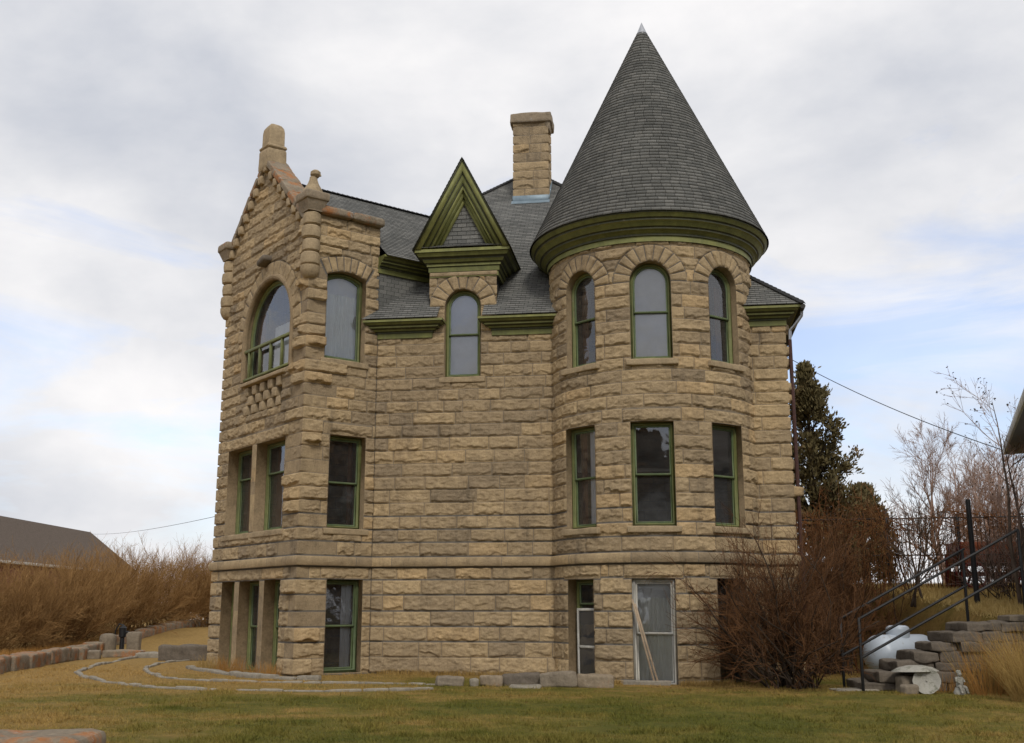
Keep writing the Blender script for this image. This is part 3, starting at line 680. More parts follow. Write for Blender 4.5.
# kneelers: engaged round piers with a cap and a small beast at each corner of the gable
for s, nm in ((.02, 1), (5.28, 2)):
    a = MB(); c = gp(s, 0, -.02)
    a.lathe([(.03, 9.98), (.15, 10.02), (.21, 10.10), (.25, 10.20), (.255, 10.33)], c, 20)
    for i in range(4):
        z = 10.35 + i * .365; h = .35; r_ = .225 if i % 2 else .245
        a.lathe([(r_ - .05, z), (r_, z + .04), (r_ + .015, z + h * .5), (r_, z + h - .04), (r_ - .05, z + h)], c + np.array([.01 * (i % 2), 0, 0]), 20)
    kp = a.build('kneeler_pier', DRESSED, house, True)
    a = MB(); b0 = np.array([U, -Vv, UP]); 
    a.prism([c + U * x - Vv * y + UP * 11.82 for x, y in ((-.2, -.2), (.2, -.2), (.2, .2), (-.2, .2))], (0, 0, .02))
    lo = [c + U * x * .20 - Vv * y * .20 + UP * 11.84 for x, y in ((-1, -1), (1, -1), (1, 1), (-1, 1))]; hi_ = [c + U * x * .30 - Vv * y * .30 + UP * 12.10 for x, y in ((-1, -1), (1, -1), (1, 1), (-1, 1))]
    a.add(lo + hi_, [(0, 1, 5, 4), (1, 2, 6, 5), (2, 3, 7, 6), (3, 0, 4, 7), (4, 5, 6, 7), (3, 2, 1, 0)])
    a.rough(c + UP * 12.21, (.68, .68, .24), g_rot, .06, .03, 9, nm + 3); a.build('kneeler_cap', LICHEN, house, True)
    if nm == 1:
        a = MB(); a.lathe([(.29, 12.28), (.28, 12.36), (.22, 12.48), (.15, 12.60), (.11, 12.72), (.10, 12.80)], c, 16)
        a.lathe([(.03, -.11), (.08, -.09), (.14, -.02), (.135, .06), (.08, .11), (.02, .12)], c + UP * 12.88 + .05 * A_, 14)
        a.tube([c + UP * 12.89 + .10 * A_, c + UP * 12.87 + .16 * A_, c + UP * 12.82 + .20 * A_], [.06, .04, .02], 8); a.build('kneeler_finial', DRESSED, house, True)
a = MB(); c = gp(GA + .1, 0, -.14)
a.rough(c + UP * 14.26, (.64, .62, .66), g_rot, .08, .035, 10, 3); a.box(c + UP * 14.64, (.62, .62, .12), (U, -Vv, UP), .04)
sh = []
for z, h in ((14.69, .245), (15.14, .24), (15.26, .22), (15.35, .165), (15.40, .09), (15.43, .02)): sh.append([c + U * x * h - Vv * y * h + UP * z for x, y in ((-1, -.93), (-.93, -1), (.93, -1), (1, -.93), (1, .93), (.93, 1), (-.93, 1), (-1, .93))])
a.add(sum(sh, []), [(i * 8 + j, i * 8 + (j + 1) % 8, (i + 1) * 8 + (j + 1) % 8, (i + 1) * 8 + j) for i in range(5) for j in range(8)] + [tuple(40 + j for j in range(8))]); a.build('gable_finial', DRESSED, house, True)
a = MB(); a.rough(gp(2.55, 11.10, .12), (.50, .34, .20), g_rot, .09, .02, 8, 4, tilt=(0, .25)); a.build('stone_gargoyle', DARKSTONE, house, True)
# parapet on the side of the bay
s_rot = math.atan2(Vv[1], Vv[0])
a = MB()
for i in range(2): a.rough(PN + Vv * (.66 + i * .97) + U * .08 + UP * 11.92, (.98, .60, .24), s_rot, .09, .03, 12, 21 + i)
a.build('parapet_coping', RUSTLICHEN, house, True)
a = MB(); a.box(PN + Vv * 1.04 + U * .22 + UP * 11.3, (2.07, .34, 1.06), (Vv, U, UP)); a.build('parapet_backing', DRESSED, house)

# ------------------------------------------------------------------ cornices
def sweep(mb, prof, path, side, seg_m=None):
    """profile (out, z) along a plan path; side=+1 puts 'out' to the right of the path"""
    path = [np.array(p[:2], float) for p in path]; n = len(path); offs = []
    for i in range(n):
        ds = []
        if i > 0: d = path[i] - path[i - 1]; ds.append(d / np.linalg.norm(d))
        if i < n - 1: d = path[i + 1] - path[i]; ds.append(d / np.linalg.norm(d))
        ns = [np.array([d[1], -d[0]]) * side for d in ds]; m_ = sum(ns); m_ /= np.linalg.norm(m_); offs.append(m_ / max(.3, np.dot(m_, ns[0])))
    k = len(prof); V = [(*(path[i] + offs[i] * o), z) for i in range(n) for o, z in prof]
    for j in range(k):
        q = (j + 1) % k
        for i in range(n - 1): mb.add([V[i * k + j], V[(i + 1) * k + j], V[(i + 1) * k + q], V[i * k + q]], [(0, 1, 2, 3) if side > 0 else (3, 2, 1, 0)], seg_m[j] if seg_m else 0)
    mb.add(V[:k], [tuple(range(k))], 0); mb.add(V[-k:], [tuple(range(k))[::-1]], 0)
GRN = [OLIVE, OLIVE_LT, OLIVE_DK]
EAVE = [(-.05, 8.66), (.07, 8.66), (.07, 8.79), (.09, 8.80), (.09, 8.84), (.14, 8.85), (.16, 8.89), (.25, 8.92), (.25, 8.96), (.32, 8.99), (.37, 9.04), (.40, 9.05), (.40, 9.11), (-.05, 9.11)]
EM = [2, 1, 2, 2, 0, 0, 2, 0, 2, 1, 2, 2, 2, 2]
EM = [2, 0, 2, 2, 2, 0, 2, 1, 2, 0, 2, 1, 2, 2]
def mp(t, o, z=0): return PS + A_ * t + INW * o + UP * z
for path in ([mp(.0, .5), mp(.0, 0), mp(1.36, 0), mp(1.36, .5)], [mp(3.10, .5), mp(3.10, 0), mp(5.1, 0)], [mp(8.9, 0), mp(TR, 0), mp(TR, 14.8)]):
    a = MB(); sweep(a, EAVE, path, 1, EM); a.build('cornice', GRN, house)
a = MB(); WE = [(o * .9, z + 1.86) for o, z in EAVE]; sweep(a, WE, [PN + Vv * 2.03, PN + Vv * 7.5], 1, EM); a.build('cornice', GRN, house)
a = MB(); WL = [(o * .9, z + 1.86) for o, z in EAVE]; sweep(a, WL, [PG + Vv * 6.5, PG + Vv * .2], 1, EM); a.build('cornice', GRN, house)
# dormer cornice: deep stack of mouldings
DC = [(-.05, 10.40), (.05, 10.40), (.05, 10.52), (.08, 10.54), (.08, 10.67), (.12, 10.69), (.12, 10.75), (.18, 10.78), (.22, 10.85), (.22, 10.88), (.31, 10.91), (.36, 11.00), (.40, 11.01), (.40, 11.09), (-.05, 11.12)]
DC = [(o, z - .08) for o, z in DC]
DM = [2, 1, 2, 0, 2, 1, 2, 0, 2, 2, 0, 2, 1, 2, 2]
dormer = thing('dormer', mp(2.2, 0, 10.4), 'x', None); del dormer['label']; adopt(dormer, house); dormer.location = Vector(mp(2.2, 0, 10.4)) - house.location
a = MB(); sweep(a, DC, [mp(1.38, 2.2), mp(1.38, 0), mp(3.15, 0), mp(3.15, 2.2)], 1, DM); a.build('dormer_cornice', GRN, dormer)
a = MB(); a.box(mp(2.25, .1, 10.40), (1.84, .34, .11), (A_, INW, UP), .01); a.build('dormer_frieze', DRESSED, dormer)
a = MB()
for t in (1.37, 3.08): MB().box(mp(t, 1.0, 10.0), (.09, 2.0, 1.6), (A_, INW, UP)).build('dormer_cheek', SHINGLE, dormer)
DT0, DT1, DZ0, DZ1 = .97, 3.56, 11.02, 13.55; DTC = (DT0 + DT1) / 2; dsl = (DZ1 - DZ0) / ((DT1 - DT0) / 2); dang = math.atan(dsl)
a = MB()
def rake(mb, w0, w1, o0, o1, m):
    """an inverted V between two inset triangles; widths measured square to the rake"""
    f = 1 / math.sin(dang); g = 1 / math.cos(dang); hw = (DT1 - DT0) / 2
    for sg in (-1, 1):
        P = [(DTC + sg * (hw - w0 * f), DZ0), (DTC + sg * (hw - w1 * f), DZ0), (DTC, DZ1 - w1 * g), (DTC, DZ1 - w0 * g)]
        P = [mp(t, o0, z) for t, z in P]; mb.prism(P if sg > 0 else P[::-1], INW * (o1 - o0), m)
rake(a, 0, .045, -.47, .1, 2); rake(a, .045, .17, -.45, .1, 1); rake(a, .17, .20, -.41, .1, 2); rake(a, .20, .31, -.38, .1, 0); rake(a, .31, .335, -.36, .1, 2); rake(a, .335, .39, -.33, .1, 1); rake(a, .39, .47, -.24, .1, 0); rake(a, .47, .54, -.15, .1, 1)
a.build('pediment_moulding', GRN, dormer)

# ------------------------------------------------------------------ roofs
def shingles(name, polys, org, ud, vd, parent, row=.115, lip=.012, mt=SHINGLE):
    """courses of shingles over convex 3-D polygons lying in the plane org + u*ud + v*vd"""
    ud = np.array(ud, float); vd = np.array(vd, float); ud /= np.linalg.norm(ud); vd /= np.linalg.norm(vd); nn = np.cross(ud, vd); nn *= np.sign(nn[2] if abs(nn[2]) > 1e-6 else 1)
    V = []; F = []; UVs = []
    def clip(P, c, keep_above):
        out = []
        for i in range(len(P)):
            p, q = P[i], P[(i + 1) % len(P)]; dp = (p[1] - c) * (1 if keep_above else -1); dq = (q[1] - c) * (1 if keep_above else -1)
            if dp >= 0: out.append(p)
            if (dp > 0 > dq) or (dp < 0 < dq): w = dp / (dp - dq); out.append(p + (q - p) * w)
        return out
    for poly in polys:
        P = [np.array([np.dot(np.array(p) - org, ud), np.dot(np.array(p) - org, vd)]) for p in poly]; v0 = min(p[1] for p in P); v1 = max(p[1] for p in P); k = int(math.floor(v0 / row))
        while k * row < v1:
            Q = clip(clip(P, k * row, True), (k + 1) * row, False) if len(P) > 2 else []
            if len(Q) > 2:
                b = len(V)
                for q in Q:
                    f = lip * (1 - (q[1] - k * row) / row) + .002; V.append(org + ud * q[0] + vd * q[1] + nn * f); UVs.append((q[0] + 50, q[1] + .115 * 700))
                F.append(tuple(range(b, b + len(Q))))
                low = sorted([q for q in Q if abs(q[1] - max(k * row, v0)) < 1e-5], key=lambda q: q[0])
                if len(low) >= 2:
                    b = len(V)
                    for q, h in ((low[0], lip + .002), (low[-1], lip + .002), (low[-1], 0.0), (low[0], 0.0)): V.append(org + ud * q[0] + vd * q[1] + nn * h); UVs.append((q[0] + 50, q[1] + .115 * 700 + .01))
                    F.append((b, b + 1, b + 2, b + 3))
            k += 1
    return mk(name, V, F, mt, parent, uv=UVs)
SL = .92; E0 = -.43; EZ = 9.13
def rz(o): return EZ + SL * (o - E0)
apo = 7.4; apz = rz(apo); apt = 3.2; tR = apt + (apo - E0)
fv = INW + UP * SL
fp = lambda t, o: mp(t, o, rz(o))
front = [[fp(E0, E0), fp(1.62, E0), fp(1.62, 0), fp(0, 0)], [fp(2.82, E0), fp(tR, E0), fp(tR + E0, 0), fp(2.82, 0)], [fp(0, 0), fp(1.36, 0), fp(1.36, 1.7), fp(1.33, 1.7)], [fp(3.09, 0), fp(tR + E0, 0), fp(tR + E0 - 1.7, 1.7), fp(3.09, 1.7)], [fp(-1.6, 1.7), fp(tR + E0 - 1.7, 1.7), fp(apt, apo), fp(-1.6, apo + (-1.6 - apt))]]
roof = shingles('main_roof', front, mp(0, E0, EZ), A_, fv, house)
BKO = apo * 2 - E0
shingles('roof_slope', [[mp(tR, E0, EZ), mp(tR, BKO, EZ), mp(apt, apo, apz)]], mp(tR, E0, EZ), INW, -A_ + UP * SL, roof)
shingles('roof_slope', [[mp(-1.6, apo - 4.8, apz - SL * 4.8), mp(apt, apo, apz), mp(-1.6, apo + 4.8, apz - SL * 4.8)]], mp(apt, apo, apz), INW, A_ + UP * SL, roof)
shingles('roof_slope', [[mp(-1.6, BKO, EZ), mp(tR, BKO, EZ), mp(apt, apo, apz), mp(-1.6, apo + 4.8, apz - SL * 4.8)]], mp(0, BKO, EZ), A_, -INW + UP * SL, roof)
MB().add([mp(-1.58, .2, rz(.2) - .03), mp(-1.58, 2.6, rz(2.6) - .03), mp(-1.58, apo + 4.8, rz(2.6) - .03), mp(-1.58, BKO, EZ - .02), mp(-1.58, BKO, 8.5), mp(-1.58, .2, 8.5)], [(0, 1, 2, 3, 4, 5)]).build('roof_gablet', SHINGLE, roof)
# ridge caps and eave edges
def hipcap(p0, p1, parent, w=.11):
    p0 = np.array(p0); p1 = np.array(p1); L = np.linalg.norm(p1 - p0); d = (p1 - p0) / L; sd = np.cross(d, UP); sd /= np.linalg.norm(sd); a = MB(); n = int(L / .16)
    for i in range(n):
        b0 = p0 + d * (L * i / n); b1 = p0 + d * (L * (i + 1) / n + .03)
        a.add([b0 - sd * w + UP * .0, b0 + UP * .075, b0 + sd * w, b1 - sd * w - UP * .012, b1 + UP * .055, b1 + sd * w - UP * .012], [(0, 1, 4, 3), (1, 2, 5, 4), (0, 2, 1)])
    return a.build('ridge_cap', SHINGLE, parent)
hipcap(mp(tR, E0, EZ), mp(apt, apo, apz), roof); hipcap(mp(-1.6, apo - 4.8, apz - SL * 4.8), mp(apt, apo, apz), roof)
# wing roof behind the gable
WS = .87; WR = 13.62
def wp(k, u, dz=0): return PN + Vv * k + U * u + UP * (WR - WS * abs(u - 2.65) + dz)
wing = shingles('wing_roof', [[wp(.28, .15), wp(2.06, .15), wp(2.06, 2.65), wp(.28, 2.65)], [wp(2.06, -.45), wp(8.6, -.45), wp(8.6, 2.65), wp(2.06, 2.65)]], wp(0, 0), Vv, U + UP * WS, house)
shingles('roof_slope', [[wp(.28, 5.75), wp(9, 5.75), wp(9, 2.65), wp(.28, 2.65)]], wp(0, 5.3), Vv, -U + UP * WS, wing)
hipcap(wp(.3, 2.65), wp(8.6, 2.65), wing)
shingles('wing_cladding', [[PN + Vv * 2.0 - U * .02 + UP * 8.7, PN + Vv * 7 - U * .02 + UP * 8.7, PN + Vv * 7 - U * .02 + UP * 10.65, PN + Vv * 2.0 - U * .02 + UP * 10.65]], PN - U * .02 + UP * 8.7, Vv, UP - U * .0001, house)
# dormer roof
def dp(t, o): return mp(t, o, DZ1 - dsl * abs(t - DTC))
shingles('dormer_roof', [[dp(DT0 - .03, -.52), dp(DTC, -.52), dp(DTC, 4.6), dp(DT0 - .03, 1.8)]], dp(DTC, 0), INW, A_ + UP * dsl, dormer)
shingles('dormer_roof', [[dp(DT1 + .03, -.52), dp(DTC, -.52), dp(DTC, 4.6), dp(DT1 + .03, 1.8)]], dp(DTC, 0), INW, -A_ + UP * dsl, dormer)
ty = [[mp(DT0 + .3, -.03, DZ0), mp(DT1 - .3, -.03, DZ0), mp(DTC, -.03, DZ1 - .6)]]
shingles('tympanum', [[mp(DT0 + .4, -.06, DZ0), mp(DT1 - .4, -.06, DZ0), mp(DTC, -.06, DZ1 - .75)], [mp(DT0 + .45, -.40, DZ0 + .03), mp(DT1 - .45, -.40, DZ0 + .03), mp(DT1 - .45, -.40, DZ0 + .031), mp(DT0 + .45, -.40, DZ0 + .031)]], mp(DTC, -.06, DZ0), A_, UP + .0001 * INW, dormer)
shingles('pediment_skirt', [[mp(DT0 + .12, -.43, DZ0 + .03), mp(DT1 - .12, -.43, DZ0 + .03), mp(DT1 - .5, -.06, DZ0 + .2), mp(DT0 + .5, -.06, DZ0 + .2)]], mp(DTC, -.43, DZ0 + .03), A_, INW * .37 + UP * .17, dormer)
# turret cornice and cone
def lathe_part(name, prof, mats, parent, seg=None, sides=96):
    a = MB(); k = len(prof)
    for i in range(k - 1):
        V = [(TC[0] + r_ * math.sin(w), TC[1] - r_ * math.cos(w), z) for r_, z in (prof[i], prof[i + 1]) for w in np.linspace(0, 2 * math.pi, sides + 1)]; n = sides + 1
        a.add(V, [(j, j + 1, n + j + 1, n + j) for j in range(sides)], seg[i] if seg else 0)
    return a.build(name, mats, parent, True)
TP = [(2.57, 10.44), (2.73, 10.44), (2.73, 10.57), (2.77, 10.58), (2.77, 10.63), (2.83, 10.68), (2.89, 10.71), (2.89, 10.75), (2.93, 10.77), (3.01, 10.87), (3.05, 10.89), (3.05, 10.93), (3.09, 10.95), (3.14, 11.02), (3.16, 11.04), (3.16, 11.10), (2.5, 11.12)]
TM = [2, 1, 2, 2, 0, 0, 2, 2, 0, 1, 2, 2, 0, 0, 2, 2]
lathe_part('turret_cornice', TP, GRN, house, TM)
def cone():
    z0, r0, z1 = 11.08, 3.19, 17.82; sl = math.hypot(z1 - z0, r0); n = int(sl / .115); sd = 96; V = []; F = []; UVs = []
    for i in range(n):
        f0, f1 = i / n, min(1.0, (i + 1) / n); ra = r0 * (1 - f0) + .016; rb = r0 * (1 - f1) + .002; za = z0 + (z1 - z0) * f0; zb = z0 + (z1 - z0) * f1; rm = (ra + rb) / 2; b = len(V); off = rng.uniform(0, .27)
        for j in range(sd + 1):
            w = 2 * math.pi * j / sd + math.pi; jz = .004 * math.sin(j * 2.4 + i * 5.1)
            for r_, z, v in ((ra - .016, za - .002, .004), (ra, za - .006 + jz, .006), (rb, zb, .111)): V.append((TC[0] + r_ * math.sin(w), TC[1] - r_ * math.cos(w), z)); UVs.append((w * rm + off + 30, i * .115 + v + .115 * 300))
        for j in range(sd):
            p = b + j * 3; F += [(p, p + 3, p + 4, p + 1), (p + 1, p + 4, p + 5, p + 2)]
    return mk('turret_roof', V, F, SHINGLE, house, uv=UVs)
cone_o = cone()
lathe_part('metal_tip', [(.165, 17.48), (.16, 17.50), (.0, 17.90)], TIN, cone_o, sides=24)
# chimney
CHT, CHO = None, 5.4
cc = mp(3.42, 0) + INW * CHO; cz0 = rz(CHO) - .9
ch = thing('chimney', (0, 0, 0), 'x', None); del ch['label']; ch.location = Vector((cc[0], cc[1], cz0)) - house.location; ch.parent = house
czs = [cz0 + .06 + .31 * i for i in range(14)]; ctop = 17.19; czs = [z for z in czs if z < ctop - .1] + [ctop]
for k_, (P0, d, n_, L) in enumerate(((mp(2.88, CHO), A_, -INW, 1.08), (mp(3.96, CHO), INW, A_, .85), (mp(3.96, CHO + .85), -A_, INW, 1.08), (mp(2.88, CHO + .85), -INW, -A_, .85))):
    stone_wall('chimney_face', Flat(P0, d, n_), 0, L, czs, ch, seed=60 + k_, c0=True, c1=True, lmin=.35, lmax=.75, bulge=.4)
a = MB(); a.rough(mp(3.42, CHO + .42, 17.34), (1.36, 1.1, .34), math.atan2(A_[1], A_[0]), .06, .04, 12, 9); a.rough(mp(3.98, CHO + .2, 17.12), (.16, .5, .4), math.atan2(A_[1], A_[0]), .05, .03, 7, 10); a.build('chimney_cap', LICHEN, ch, True)
a = MB(); a.box(mp(3.44, CHO + .4, 17.56), (.26, .26, .16), (A_, INW, UP), .01); a.build('chimney_pot', DARKSTONE, ch)
a = MB(); a.box(mp(3.42, CHO - .04, rz(CHO) + .04), (1.16, .05, .24), (A_, INW, UP), .01); a.add([mp(2.8, CHO - .05, rz(CHO - .05) + .03), mp(4.04, CHO - .05, rz(CHO - .05) + .03), mp(4.04, CHO - .22, rz(CHO - .22) + .03), mp(2.8, CHO - .22, rz(CHO - .22) + .03)], [(0, 3, 2, 1)])
for t in (2.84, 4.0): a.prism([mp(t - .02, CHO - .04, rz(CHO - .04) - .02), mp(t - .02, CHO + .9, rz(CHO + .9) - .02), mp(t - .02, CHO + .9, rz(CHO + .9) + .16), mp(t - .02, CHO - .04, rz(CHO - .04) + .16)], A_ * .04)
a.build('flashing', BLUETIN, ch)
# gutter and downpipe on the right-hand eave
a = MB(); gpts = [mp(TR + .46, o, 9.06 - .0008 * o) for o in np.linspace(-.42, 14, 20)]; a.tube(gpts, .065, 8); a.build('gutter', SOFFIT, house, True)
a = MB(); a.tube([mp(TR + .46, -.1, 9.02), mp(TR + .45, -.08, 8.9), mp(TR + .30, .0, 8.70), mp(TR + .16, .08, 8.56), mp(TR + .15, .1, 8.3)], .045, 8); dpz = a.build('downpipe', TIN, house, True)
a = MB(); a.tube([mp(TR + .15, .1, z) for z in (8.32, 6, 3, .2)], .05, 8); a.build('downpipe_shaft', RUSTPIPE, dpz, True)

# ------------------------------------------------------------------ plants: shared builders
def tubes(P, Rr, sides=3):
    """P (B,K,3) polylines, Rr (B,K) radii"""
    B, K, _ = P.shape; T = np.gradient(P, axis=1); T /= np.linalg.norm(T, axis=2, keepdims=True) + 1e-9
    ref = np.where(np.abs(T[:, :1, 2:3]) < .9, np.array([0, 0, 1.0]), np.array([1.0, 0, 0])) + 0 * T
    a = np.cross(T, ref); a /= np.linalg.norm(a, axis=2, keepdims=True) + 1e-9; b = np.cross(T, a)
    w = 2 * np.pi * np.arange(sides) / sides
    V = P[:, :, None, :] + Rr[:, :, None, None] * (a[:, :, None, :] * np.cos(w)[None, None, :, None] + b[:, :, None, :] * np.sin(w)[None, None, :, None])
    i, k, j = np.meshgrid(np.arange(B), np.arange(K - 1), np.arange(sides), indexing='ij'); o = (i * K + k) * sides; q = (j + 1) % sides
    return V.reshape(-1, 3), np.stack([o + j, o + q, o + sides + q, o + sides + j], -1).reshape(-1, 4)
def cat(parts):
    V = []; F = []; n = 0
    for v, f in parts: V.append(v); F.append(f + n); n += len(v)
    return np.concatenate(V), np.concatenate(F)
def grow(P0, D, L, R0, K, rg, wob=.12, up=.0, taper=.35, droop=0.0):
    """branches from base points P0 along D"""
    B = len(P0); out = [P0]; d = D / (np.linalg.norm(D, axis=1, keepdims=True) + 1e-9); p = P0
    for k in range(K - 1):
        d = d + rg.normal(0, wob, (B, 3)) + np.array([0, 0, up - droop * k / K]); d /= np.linalg.norm(d, axis=1, keepdims=True) + 1e-9
        p = p + d * (L / (K - 1))[:, None]; out.append(p)
    P = np.stack(out, 1); return P, R0[:, None] * np.linspace(1, taper, K)[None, :]
def children(P, Rr, n, rg, t0, t1, ang, lrel, K, rrel=.6, up=0.0, wob=.12, taper=.35, rmin=.004, lfix=None):
    B, Kp, _ = P.shape; idx = np.repeat(np.arange(B), n); t = rg.uniform(t0, t1, len(idx)); f = t * (Kp - 1); k = np.minimum(f.astype(int), Kp - 2); w = (f - k)[:, None]
    base = P[idx, k] * (1 - w) + P[idx, k + 1] * w; tan = P[idx, k + 1] - P[idx, k]; tan /= np.linalg.norm(tan, axis=1, keepdims=True) + 1e-9
    r = rg.normal(0, 1, (len(idx), 3)); r -= (r * tan).sum(1, keepdims=True) * tan; r /= np.linalg.norm(r, axis=1, keepdims=True) + 1e-9
    a = rg.uniform(ang[0], ang[1], len(idx))[:, None]; d = tan * np.cos(a) + r * np.sin(a)
    Lp = np.linalg.norm(np.diff(P, axis=1), axis=2).sum(1)[idx]; L = Lp * rg.uniform(lrel[0], lrel[1], len(idx)) * (1.15 - .5 * t)
    if lfix: L = rg.uniform(lfix[0], lfix[1], len(idx))
    Rb = (Rr[idx, k] * (1 - w[:, 0]) + Rr[idx, k + 1] * w[:, 0]) * rrel
    return grow(base, d, L, np.maximum(Rb, rmin), K, rg, wob, up, taper)
def rand_dirs(n, rg, el0, el1):
    a = rg.uniform(0, 2 * np.pi, n); e = rg.uniform(R(el0), R(el1), n); return np.stack([np.cos(a) * np.cos(e), np.sin(a) * np.cos(e), np.sin(e)], 1)
def leaf_quads(C, size, rg, aspect=2.0, axis=None, flat=.5):
    """small leaf faces at C, each a bent quad"""
    n = len(C); d = rg.normal(0, 1, (n, 3)) if axis is None else axis + rg.normal(0, flat, (n, 3)); d /= np.linalg.norm(d, axis=1, keepdims=True) + 1e-9
    s = np.cross(d, rg.normal(0, 1, (n, 3))); s /= np.linalg.norm(s, axis=1, keepdims=True) + 1e-9; sz = size * rg.uniform(.6, 1.4, (n, 1))
    V = np.stack([C, C + d * sz * .5 + s * sz / aspect / 2, C + d * sz, C + d * sz * .5 - s * sz / aspect / 2], 1).reshape(-1, 3)
    return V, np.arange(n * 4).reshape(-1, 4)
def bark(name, lo, hi, sc=3.0, rough=.9):
    m, nt, b = mat(name); c = ramp(nt, tex(nt, sc, 6, .7), [(.3, lo), (.7, hi)]).outputs[0]
    nt.links.new(c, b.inputs['Base Color']); b.inputs['Roughness'].default_value = rough; b.inputs['Specular IOR Level'].default_value = .15; return m
HEDGE_M = bark('dormant_hedge_twig', (.125, .066, .024), (.275, .150, .054), .8)
HEDGE_TIP = bark('tan_hedge_tip', (.22, .122, .046), (.41, .245, .098), 1.0)
SHRUB_M = bark('red_brown_twig', (.045, .026, .016), (.115, .060, .032), 1.4)
SHRUB_TIP = bark('rust_twig_tip', (.085, .042, .020), (.19, .090, .038), 1.2)
STEM_M = bark('dark_stem', (.030, .021, .015), (.085, .062, .045), 5)
VINE_M = bark('rust_vine', (.10, .045, .020), (.26, .110, .038), 2.2)
TREE_M = bark('grey_brown_bark', (.075, .055, .042), (.15, .115, .09), 4)
PINK_M = bark('pinkish_twig', (.22, .145, .115), (.36, .255, .205), 1)
GOLD_M = bark('golden_dry_grass', (.25, .155, .045), (.46, .31, .11), 2)
RUSTGRASS_M = bark('rusty_dry_grass', (.24, .11, .03), (.44, .24, .07), 3)
def make_leafmat(name, lo, hi, tan=None):
    m, nt, b = mat(name); c = ramp(nt, tex(nt, 1.3, 5, .7), [(.3, lo), (.7, hi)]).outputs[0]
    if tan: c = mixc(nt, ramp(nt, tex(nt, .7, 5, .7), [(.52, 0.0), (.64, .8)]).outputs[0], c, tan)
    nt.links.new(c, b.inputs['Base Color']); b.inputs['Roughness'].default_value = .8; b.inputs['Specular IOR Level'].default_value = .15; return m
JUNIPER = make_leafmat('juniper_spray', (.070, .058, .026), (.175, .140, .062), (.21, .12, .055))
def on_ground(P): return np.stack([P[:, 0], P[:, 1], ground_z(P[:, 0], P[:, 1])], 1)

def shrub_geo(c, n, h, spread, rg, base_r=.35, el=(48, 88), r0=.016, k1=7, k2=5, up=.05, lean=(0, 0, 0), wob=.13, rt=.005, xmax=None):
    a = rg.uniform(0, 2 * np.pi, n); rr = base_r * np.sqrt(rg.random(n)); P0 = np.stack([c[0] + rr * np.cos(a), c[1] + rr * np.sin(a), np.zeros(n)], 1); P0 = on_ground(P0); P0[:, 2] -= .05
    D = rand_dirs(n, rg, *el); D[:, 0] = D[:, 0] * spread + np.cos(a) * rr / base_r * .15; D[:, 1] = D[:, 1] * spread; D += np.array(lean)
    L = h * rg.uniform(.6, 1.12, n); S, SR = grow(P0, D, L, r0 * rg.uniform(.6, 1.4, n), 7, rg, wob, up, .35)
    if xmax is not None: q = (S[:, :, 0] < xmax).all(1); S = S[q]; SR = SR[q]
    C1, R1 = children(S, SR, k1, rg, .2, .98, (.25, .8), (.25, .55), 5, .6, up, wob, .4, rt)
    C2, R2 = children(C1, R1, k2, rg, .15, 1.0, (.25, .9), (.3, .7), 4, .7, up, wob, .5, rt * .8)
    return (S, SR), (C1, R1), (C2, R2)

# ------------------------------------------------------------------ the long dormant hedge on the left
def make_hedge():
    rg = np.random.default_rng(31); parts = []; tips = []
    line = np.array([(-19.6, 31), (-18.2, 36), (-17.4, 41), (-16.9, 47), (-16.2, 53), (-15.4, 58), (-15.4, 64)])
    seg = np.linalg.norm(np.diff(line, axis=0), axis=1); cum = np.concatenate([[0], np.cumsum(seg)]); n = 20
    for i in range(n):
        t = cum[-1] * (i + .5) / n; k = min(np.searchsorted(cum, t) - 1, len(seg) - 1); p = line[k] + (line[k + 1] - line[k]) * (t - cum[k]) / seg[k]
        h = 2.95 + .5 * rg.random() - (.75 if i < 4 else .35 if i < 8 else 0)
        A, B, C = shrub_geo((p[0] + rg.normal(0, .3), p[1] + rg.normal(0, .3)), 50, h, 1.0, rg, .9, (22, 86), .013, 12, 7, .05, (0.03, -.03, 0), .09, .0065)
        parts += [tubes(*A), tubes(*B)]; tips.append(tubes(*C))
    V, F = cat(parts); V2, F2 = cat(tips)
    o = mk('hedge', np.concatenate([V, V2]), np.concatenate([F, F2 + len(V)]), [HEDGE_M, HEDGE_TIP], mi=np.concatenate([np.zeros(len(F)), np.ones(len(F2))]))
    tag(o, 'long tall dormant brown hedge beside the house with the brown roof', 'hedge')
make_hedge()

def shrub(name, c, label, seed, n=50, h=3.6, spread=1.0, tipmat=SHRUB_TIP, midmat=SHRUB_M, **kw):
    rg = np.random.default_rng(seed); A, B, C = shrub_geo(c, n, h, spread, rg, **kw)
    t = thing(name, (c[0], c[1], gz(*c)), label, 'shrub')
    mk('stem', *tubes(*A, sides=5), STEM_M, t); V, F = tubes(*B); V2, F2 = tubes(*C)
    mk('twigs', np.concatenate([V, V2]), np.concatenate([F, F2 + len(V)]), [midmat, tipmat], t, mi=np.concatenate([np.zeros(len(F)), np.ones(len(F2))])); return t
shrub('dormant_shrub', (6.2, 25.15), 'big leafless red brown shrub in front of the turret basement door', 41, n=58, h=3.4, spread=1.15, base_r=.65, el=(38, 86), r0=.027, k1=11, k2=8, up=.05, rt=.0062, wob=.22, lean=(-.26, 0, 0), xmax=7.95)
shrub('dormant_shrub', (8.5, 30.3), 'leafless rust brown shrub behind the white propane tank', 42, xmax=9.8, n=54, h=3.5, spread=1.0, base_r=.8, el=(45, 86), r0=.02, k1=11, k2=7, rt=.0085)
